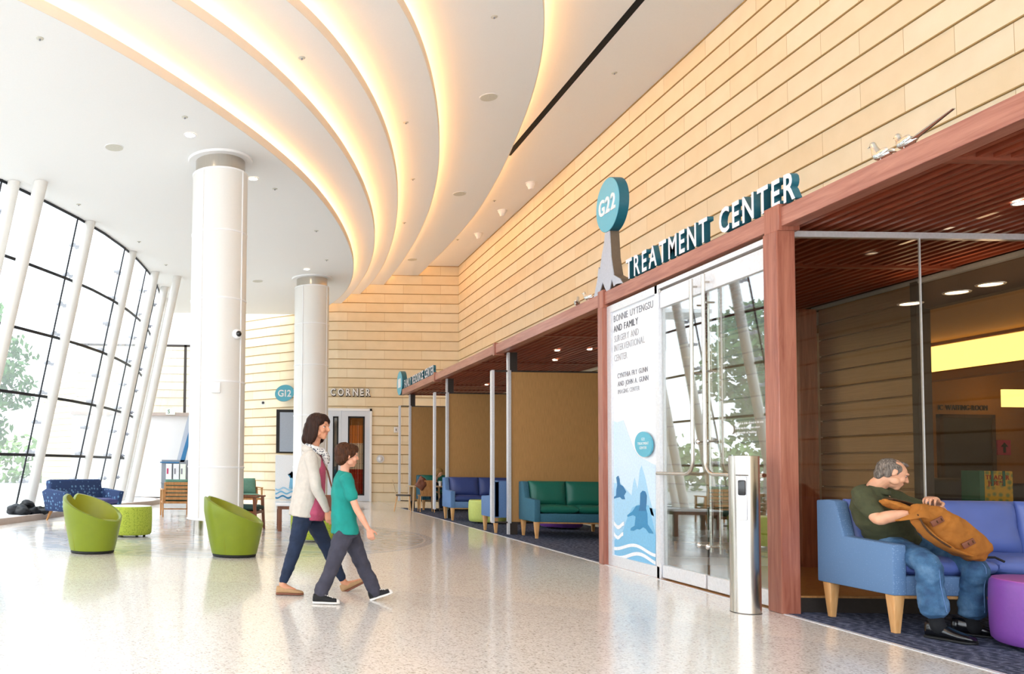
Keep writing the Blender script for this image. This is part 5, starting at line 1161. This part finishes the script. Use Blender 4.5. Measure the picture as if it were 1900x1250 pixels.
# ------------------------------------------------------------------ the walking boy
hb = Head(at_y(644, 846, 7.24), (.96, .16, -.06), k=.93)
nb = at_y(640, 869, 7.25); sc_ = at_y(638, 882, 7.25); ch = at_y(637, 905, 7.25); wa = at_y(637, 945, 7.25); hp = at_y(640, 985, 7.25); cr_ = at_y(643, 998, 7.25)
bR, bL = at_y(642, 889, 7.11), at_y(640, 889, 7.39); beR, bwR = at_y(661, 942, 7.04), at_y(684, 982, 7.02); beL, bwL = at_y(625, 945, 7.46), at_y(640, 975, 7.46)
jR, jL = at_y(637, 992, 7.18), at_y(650, 992, 7.32); nR, nL = at_y(618, 1046, 7.17), at_y(671, 1044, 7.34); qR, qL = at_y(596, 1100, 7.14), at_y(696, 1096, 7.36)
mb = MB(); hb.skin(mb, child=True); mb.limb([(hb.p(0, -.02, -.05), .042), (nb, .040), (sc_, .048)])
torso(mb, [(sc_+V((0, 0, .01)), .07, .05), (sc_-V((0, 0, .02)), .13, .075), (ch, .13, .085), (wa, .115, .08), (hp, .125, .09), (cr_, .10, .07)], (0, 1, 0))
for s1, e1, w1 in ((bR, beR, bwR), (bL, beL, bwL)): mb.limb([(s1, .040), (s1.lerp(e1, .5), .034), (e1, .031), (e1.lerp(w1, .4), .030), (w1, .020)])
hand(mb, bwR, (.30, .05, -.95), (.2, .97, 0), 1, .80, curl=(.6, .65, .7, .75)); hand(mb, bwL, (.3, -.05, -.95), (.2, -.97, 0), -1, .80, curl=(.5, .5, .5, .5))
mb.limb([(jR, .07), (nR, .045), (qR, .03)]); mb.limb([(jL, .07), (nL, .045), (qL, .03)])
bo = person('boy walking in a teal T-shirt, grey sweatpants and black canvas shoes', mb, 'skin', (hp.x, 7.25, 0))
hb.features(bo, 'hairboy')
m = MB(); e = lambda *a, **k: hb.e(m, *a, **k)
e((0, -.030, .040), (.090, .100, .094)); e((0, .030, .072), (.078, .078, .052)); e((0, .072, .066), (.058, .028, .026)); e((0, -.055, -.020), (.074, .060, .075)); 
for q in (-1, 1): e((q*.066, .010, .035), (.024, .055, .045)); e((q*.070, -.035, -.005), (.018, .035, .05)); e((q*.072, .018, .012), (.010, .014, .035))
cloth(m, .006, 3, 'hair', 'hairboy', bo, .006, (45, 45, 14))
m = MB(); torso(m, [(hp+V((0, 0, .07)), .125, .10), (hp, .14, .115), (cr_, .13, .10)], (0, 1, 0))
m.limb([(jR, .088), (jR.lerp(nR, .5), .078), (nR, .068), (nR.lerp(qR, .5), .062), (qR+V((-.004, 0, .005)), .062)]); m.limb([(jL, .088), (jL.lerp(nL, .5), .078), (nL, .068), (nL.lerp(qL, .5), .064), (qL+V((-.005, 0, .0)), .060)])
cloth(m, .007, 2, 'trousers', 'sweat', bo, .009, (12, 12, 16), 3)
m = MB(); torso(m, [(nb+V((0, 0, -.03)), .065, .055), (sc_+V((0, 0, -.005)), .12, .075), (sc_+V((0, 0, -.035)), .15, .092), (ch, .152, .105), (wa, .148, .108), (hp+V((0, 0, .02)), .158, .118), (hp+V((.0, 0, -.02)), .16, .12)], (0, 1, 0))
for s1, e1 in ((bR, beR), (bL, beL)): m.limb([(s1, .060), (s1.lerp(e1, .35), .057), (s1.lerp(e1, .60), .056)])
cloth(m, .007, 2, 'tshirt', 'tee', bo, .009, (10, 10, 9), 7)
shoe(bo, V((at_y(580, 1118, 7.12).x, 7.12, .004)), (1, -.05, 0), .235, 'blackcanvas', 'rubber', w=.040, h=.07, laces='rubber', toe='rubber')
hl = at_y(687, 1114, 7.36); tp = at_y(727, 1100, 7.34); shoe(bo, hl, (tp-hl), .215, 'blackcanvas', 'rubber', up=(-.3, 0, 1), w=.040, h=.07, laces='rubber', toe='rubber')

# ------------------------------------------------------------------ the seated man
fw = V((.50, -.866, 0)); lt = V((.866, .50, 0))
hm = Head(at_y(1655, 879, 6.30), (.86, -.36, -.42), up=(.36, 0, 1), k=1.0)
nk = at_y(1626, 902, 6.38); sR = at_y(1600, 918, 6.33); sL = sR+lt*.37+V((0, 0, -.01)); sc3 = (sR+sL)/2+V((0, 0, .01)); pel = at_y(1650, 1002, 6.50); chm = at_y(1624, 938, 6.43); wam = at_y(1636, 970, 6.45)
eR = at_y(1629, 962, 6.13); wR = at_y(1690, 951, 6.02); eL = at_y(1751, 962, 6.36); wL = at_y(1738, 934, 6.20)
hpR = at_y(1640, 1008, 6.45); hpL = at_y(1694, 1006, 6.58); knR = at_y(1718, 1045, 5.98); knL = at_y(1806, 1050, 6.05); anR = at_y(1737, 1150, 5.93); anL = at_y(1803, 1150, 6.06)
mb = MB(); hm.skin(mb); mb.limb([(hm.p(0, -.02, -.05), .058), (nk, .062), (sc3+V((0, 0, .0)), .07)])
torso(mb, [(sc3+V((0, 0, .03)), .10, .06), (sc3-V((0, 0, .04)), .18, .10), (chm, .18, .115), (wam, .165, .13), (pel, .17, .12), (pel-V((0, 0, .06)), .15, .10)], lt)
mb.limb([(sR, .055), (sR.lerp(eR, .5), .05), (eR, .045), (eR.lerp(wR, .3), .047), (wR, .030)]); mb.limb([(sL, .055), (sL.lerp(eL, .5), .05), (eL, .044), (eL.lerp(wL, .3), .044), (wL, .030)])
hand(mb, wR, (wR-eR).normalized()+V((0, .55, -.45)), (0, .2, -1), -1, 1.05, curl=(.5, .5, .5, .5)); hand(mb, wL, (-.62, -.35, .35), (-.25, -.1, -1), 1, 1.12, curl=(.85, .80, .75, .72), thumb=.9, spread=.12)
mb.limb([(hpR, .08), (knR, .045), (knR.lerp(anR, .3), .055), (anR, .04)]); mb.limb([(hpL, .08), (knL, .045), (knL.lerp(anL, .3), .055), (anL, .04)])
mn = person('grey-haired man sitting on the blue sofa in an olive polo and jeans', mb, 'skin3', (pel.x, pel.y, .58))
hm.features(mn, 'hairgrey', closed=True)
m = MB(); e = lambda *a, **k: hm.e(m, *a, **k)
e((0, -.040, .028), (.078, .080, .082)); e((0, -.02, .075), (.056, .072, .038)); e((0, .034, .098), (.036, .042, .017)); e((0, -.070, -.02), (.060, .042, .06))
for q in (-1, 1): e((q*.064, -.012, .034), (.018, .044, .040)); e((q*.070, .012, .012), (.008, .012, .022)); e((q*.06, -.045, -.01), (.022, .04, .045))
cloth(m, .005, 2, 'hair', 'hairgrey', mn, .004, (40, 40, 20))
m = MB(); torso(m, [(nk+V((0, 0, -.005)), .074, .070), (nk+V((0, 0, -.035)), .10, .082), (sc3+V((0, 0, .02)), .16, .095), (sc3-V((0, 0, .03)), .205, .125), (chm, .215, .145), (wam+fw*.02, .215, .165), (pel+fw*.02+V((0, 0, .02)), .215, .165), (pel+fw*.01+V((0, 0, -.03)), .20, .15)], lt)
for s1, e1 in ((sR, eR), (sL, eL)): m.limb([(s1, .078), (s1.lerp(e1, .4), .073), (s1.lerp(e1, .74), .068)])
cloth(m, .007, 2, 'polo_shirt', 'shirt', mn, .011, (9, 9, 12), 2)
m = MB(); r1, f1, u1 = frame(fw, (.1, 0, 1)); 
m.loft([(nk+V((.012, -.01, -.028))+r1*.068*cos(a)+f1*.068*sin(a)+V((0, 0, -.020*sin(a))), (r1*cos(a)+f1*sin(a))*.009, V((0, 0, .024))) for a in [2*pi*i/24 for i in range(24)]], n=10, close=True, caps=False); cloth(m, .005, 1, 'collar', 'shirt', mn)
m = MB(); torso(m, [(pel+V((0, 0, .03)), .185, .135), (pel-V((0, 0, .03)), .195, .15), (pel-V((0, 0, .06)), .17, .12)], lt)
for h1, k1, a1 in ((hpR, knR, anR), (hpL, knL, anL)): m.limb([(h1, .104), (h1.lerp(k1, .5), .098), (k1+V((0, 0, .0)), .086), (k1.lerp(a1, .4), .080), (k1.lerp(a1, .78), .090)])
cloth(m, .007, 2, 'jeans', 'denim', mn, .0085, (14, 14, 22), 5)
for a1 in (anR, anL): m = MB(); m.limb([(a1+V((0, 0, .08)), .048), (a1, .046), (a1+V((0, -.02, -.05)), .05)]); m.build('sock', M['sock'], mn, world=True)
shoe(mn, V((at_y(1722, 1172, 5.98).x, 6.0, .008)), (.42, -.90, 0), .30, 'blackshoe', 'black', w=.057, h=.105)
shoe(mn, V((at_y(1773, 1170, 6.10).x, 6.14, .008)), (.80, -.60, 0), .30, 'blackshoe', 'black', w=.057, h=.105)
# seam of the jeans
for k1, a1, h1 in ((knR, anR, hpR), (knL, anL, hpL)):
    P = [h1.lerp(k1, .55)+V((-.02, -.09, .03)), k1+V((.0, -.086, .02)), k1.lerp(a1, .4)+V((.01, -.083, 0)), k1.lerp(a1, .82)+V((.015, -.087, 0))]
    MB().limb([(p, .003) for p in P], n=6, sub=6).build('seam', M['bluefab2'], mn, world=True)

# ------------------------------------------------------------------ ochre backpack on his lap
bp_ = thing('backpack', 'ochre canvas backpack with leather patches on the lap of the man', 'bag', at_y(1760, 990, 6.02))
ax = (at_y(1822, 1030, 5.98)-at_y(1695, 945, 5.98)).normalized(); pu = V((-ax.z, 0, ax.x)); pu = -pu if pu.z < 0 else pu; py_ = V((0, 1, 0))
def bpt(px, py, Y=5.96): return at_y(px, py, Y)
m = MB(); m.loft([(bpt(1697, 944), pu*.045, py_*.05), (bpt(1712, 953), pu*.085, py_*.075, .8), (bpt(1735, 970), pu*.118, py_*.095, .75), (bpt(1765, 990), pu*.125, py_*.10, .7), (bpt(1795, 1010), pu*.105, py_*.10, .7), (bpt(1815, 1023), pu*.085, py_*.085, .7), (bpt(1824, 1029), pu*.06, py_*.06, .7)], n=28)
me = m.remesh(.007, 2); folds(me, .016, (11, 11, 11), 9); me.transform(Matrix.Translation(-V(bp_.location))); link('bag_body', me, M['ochre'], bp_, ang=180)
m = MB(); m.loft([(bpt(1700, 968, 5.93), pu*.02, py_*.05), (bpt(1725, 995, 5.91), pu*.025, py_*.06), (bpt(1760, 1018, 5.91), pu*.02, py_*.06), (bpt(1795, 1030, 5.92), pu*.014, py_*.05)], n=14); m.build('side_gusset', M['ochre'], bp_, world=True, ang=70)
MB().limb([(bpt(1703, 955, 5.875), .006), (bpt(1722, 985, 5.86), .007), (bpt(1755, 1010, 5.855), .007), (bpt(1790, 1026, 5.87), .006)], n=8).build('zip_piping', M['ochredark'], bp_, world=True)
m = MB(); m.loft([(bpt(1638, 930, 6.1), V((0, .05, 0)), V((0, 0, .02))), (bpt(1655, 936, 6.08), V((0, .07, 0)), V((0, 0, .032))), (bpt(1675, 942, 6.06), V((0, .07, 0)), V((0, 0, .030))), (bpt(1692, 945, 6.04), V((0, .05, 0)), V((0, 0, .02)))], n=20); me = m.remesh(.006, 2); folds(me, .008, (20, 20, 20), 1); me.transform(Matrix.Translation(-V(bp_.location))); link('top_flap', me, M['ochre'], bp_, ang=180)
m = MB(); m.loft([(bpt(1648, 925, 6.11), V((0, .05, 0)), V((0, 0, .008))), (bpt(1670, 930, 6.10), V((0, .06, 0)), V((0, 0, .010))), (bpt(1700, 938, 6.07), V((0, .05, 0)), V((0, 0, .012)))], n=16).build('dark_lining', M['ochredark'], bp_, world=True)
m = MB(); m.loft([(bpt(1662, 966, 5.93), ax*.004, V((0, .01, .006))), (bpt(1685, 960, 5.90), V((.0, .012, .016)), V((0, .006, 0))), (bpt(1710, 953, 5.87), V((0, .012, .026)), V((0, .008, 0))), (bpt(1722, 955, 5.87), V((0, .012, .032)), V((0, .008, 0)))], n=12).build('shoulder_strap', M['ochre'], bp_, world=True)
for (px, py) in ((1739, 967), (1797, 1008)):
    c = bpt(px, py, 5.855); r = Matrix((ax, pu, ax.cross(pu))).transposed().to_4x4(); T = Matrix.Translation(c) @ r @ Matrix.Rotation(rad(62), 4, 'Z')
    MB().box(-.048, .048, -.022, .022, -.006, .006, bev=.004, m=T).build('leather_patch', M['leather'], bp_, world=True)
    for q in (-.018, .018): MB().box(q-.003, q+.003, -.010, .010, -.009, .009, m=T @ Matrix.Translation(V((.012, 0, 0)))).build('patch_slot', M['ochredark'], bp_, world=True)
m = MB(); m.tube([bpt(1826, 1031, 5.97)+V((0, 0, -.01)), V((bpt(1838, 1040, 5.99).x, 6.05, .588)), V((bpt(1858, 1048, 5.99).x, 6.04, .590)), V((bpt(1862, 1062, 6.03).x, 6.02, .560))], .009, n=8).build('loose_strap', M['black'], bp_, world=True)

# ------------------------------------------------------------------ the reader in the far alcove
hf_ = Head(at_y(815, 877, 22.75), (.35, -.65, -.68), up=(.2, -.3, 1), k=1.0)
c0_ = at_y(806, 893, 22.95); mb = MB(); hf_.skin(mb, female=True); mb.limb([(hf_.p(0, -.02, -.05), .05), (c0_, .06)])
torso(mb, [(c0_, .09, .06), (c0_-V((0, 0, .08)), .18, .10), (c0_+V((0, .06, -.25)), .16, .11), (c0_+V((0, .12, -.45)), .17, .12)], (1, 0, 0))
e1, w1_ = c0_+V((.24, -.12, -.30)), c0_+V((.16, -.42, -.26)); e2, w2_ = c0_+V((-.24, -.12, -.30)), c0_+V((-.08, -.42, -.26))
mb.limb([(c0_+V((.17, 0, -.07)), .05), (e1, .04), (w1_, .026)]); mb.limb([(c0_+V((-.17, 0, -.07)), .05), (e2, .04), (w2_, .026)]); hand(mb, w1_, (-.3, -.9, -.1), (0, 0, -1), 1, .95); hand(mb, w2_, (.3, -.9, -.1), (0, 0, -1), -1, .95)
hq = c0_+V((0, .12, -.45))
for q in (-1, 1): mb.limb([(hq+V((q*.09, 0, 0)), .085), (hq+V((q*.11, -.42, .0)), .055), (hq+V((q*.11, -.46, -.30)), .04), (V((hq.x+q*.11, hq.y-.46, .08)), .035)])
rd = person('blond person in black reading at the table in the farthest alcove', mb, 'skin3', (hq.x, hq.y, .58), .008)
m = MB(); torso(m, [(c0_+V((0, 0, -.01)), .10, .07), (c0_-V((0, 0, .08)), .20, .125), (c0_+V((0, .06, -.25)), .19, .14), (hq, .20, .15)], (1, 0, 0))
m.limb([(c0_+V((.17, 0, -.07)), .07), (e1, .058), (e1.lerp(w1_, .85), .042)]); m.limb([(c0_+V((-.17, 0, -.07)), .07), (e2, .058), (e2.lerp(w2_, .85), .042)]); cloth(m, .010, 2, 'black_top', 'sock', rd, .01)
m = MB()
for q in (-1, 1): m.limb([(hq+V((q*.09, 0, 0)), .10), (hq+V((q*.11, -.42, .0)), .072), (hq+V((q*.11, -.46, -.30)), .055), (V((hq.x+q*.11, hq.y-.46, .09)), .05)])
cloth(m, .010, 2, 'trousers', 'navyjean', rd)
m = MB(); e = lambda *a, **k: hf_.e(m, *a, **k); e((0, -.028, .04), (.088, .098, .092)); e((0, -.05, -.06), (.085, .07, .10)); e((.07, 0, -.05), (.025, .05, .10)); e((-.07, 0, -.05), (.025, .05, .10)); cloth(m, .008, 2, 'hair', 'hairblond', rd)
for q in (-1, 1): shoe(rd, V((hq.x+q*.11, hq.y-.42, .01)), (0, -1, 0), .25, 'blackshoe', 'black')

if _TS[0] is not None: bpy.data.scenes.remove(_TS[0])
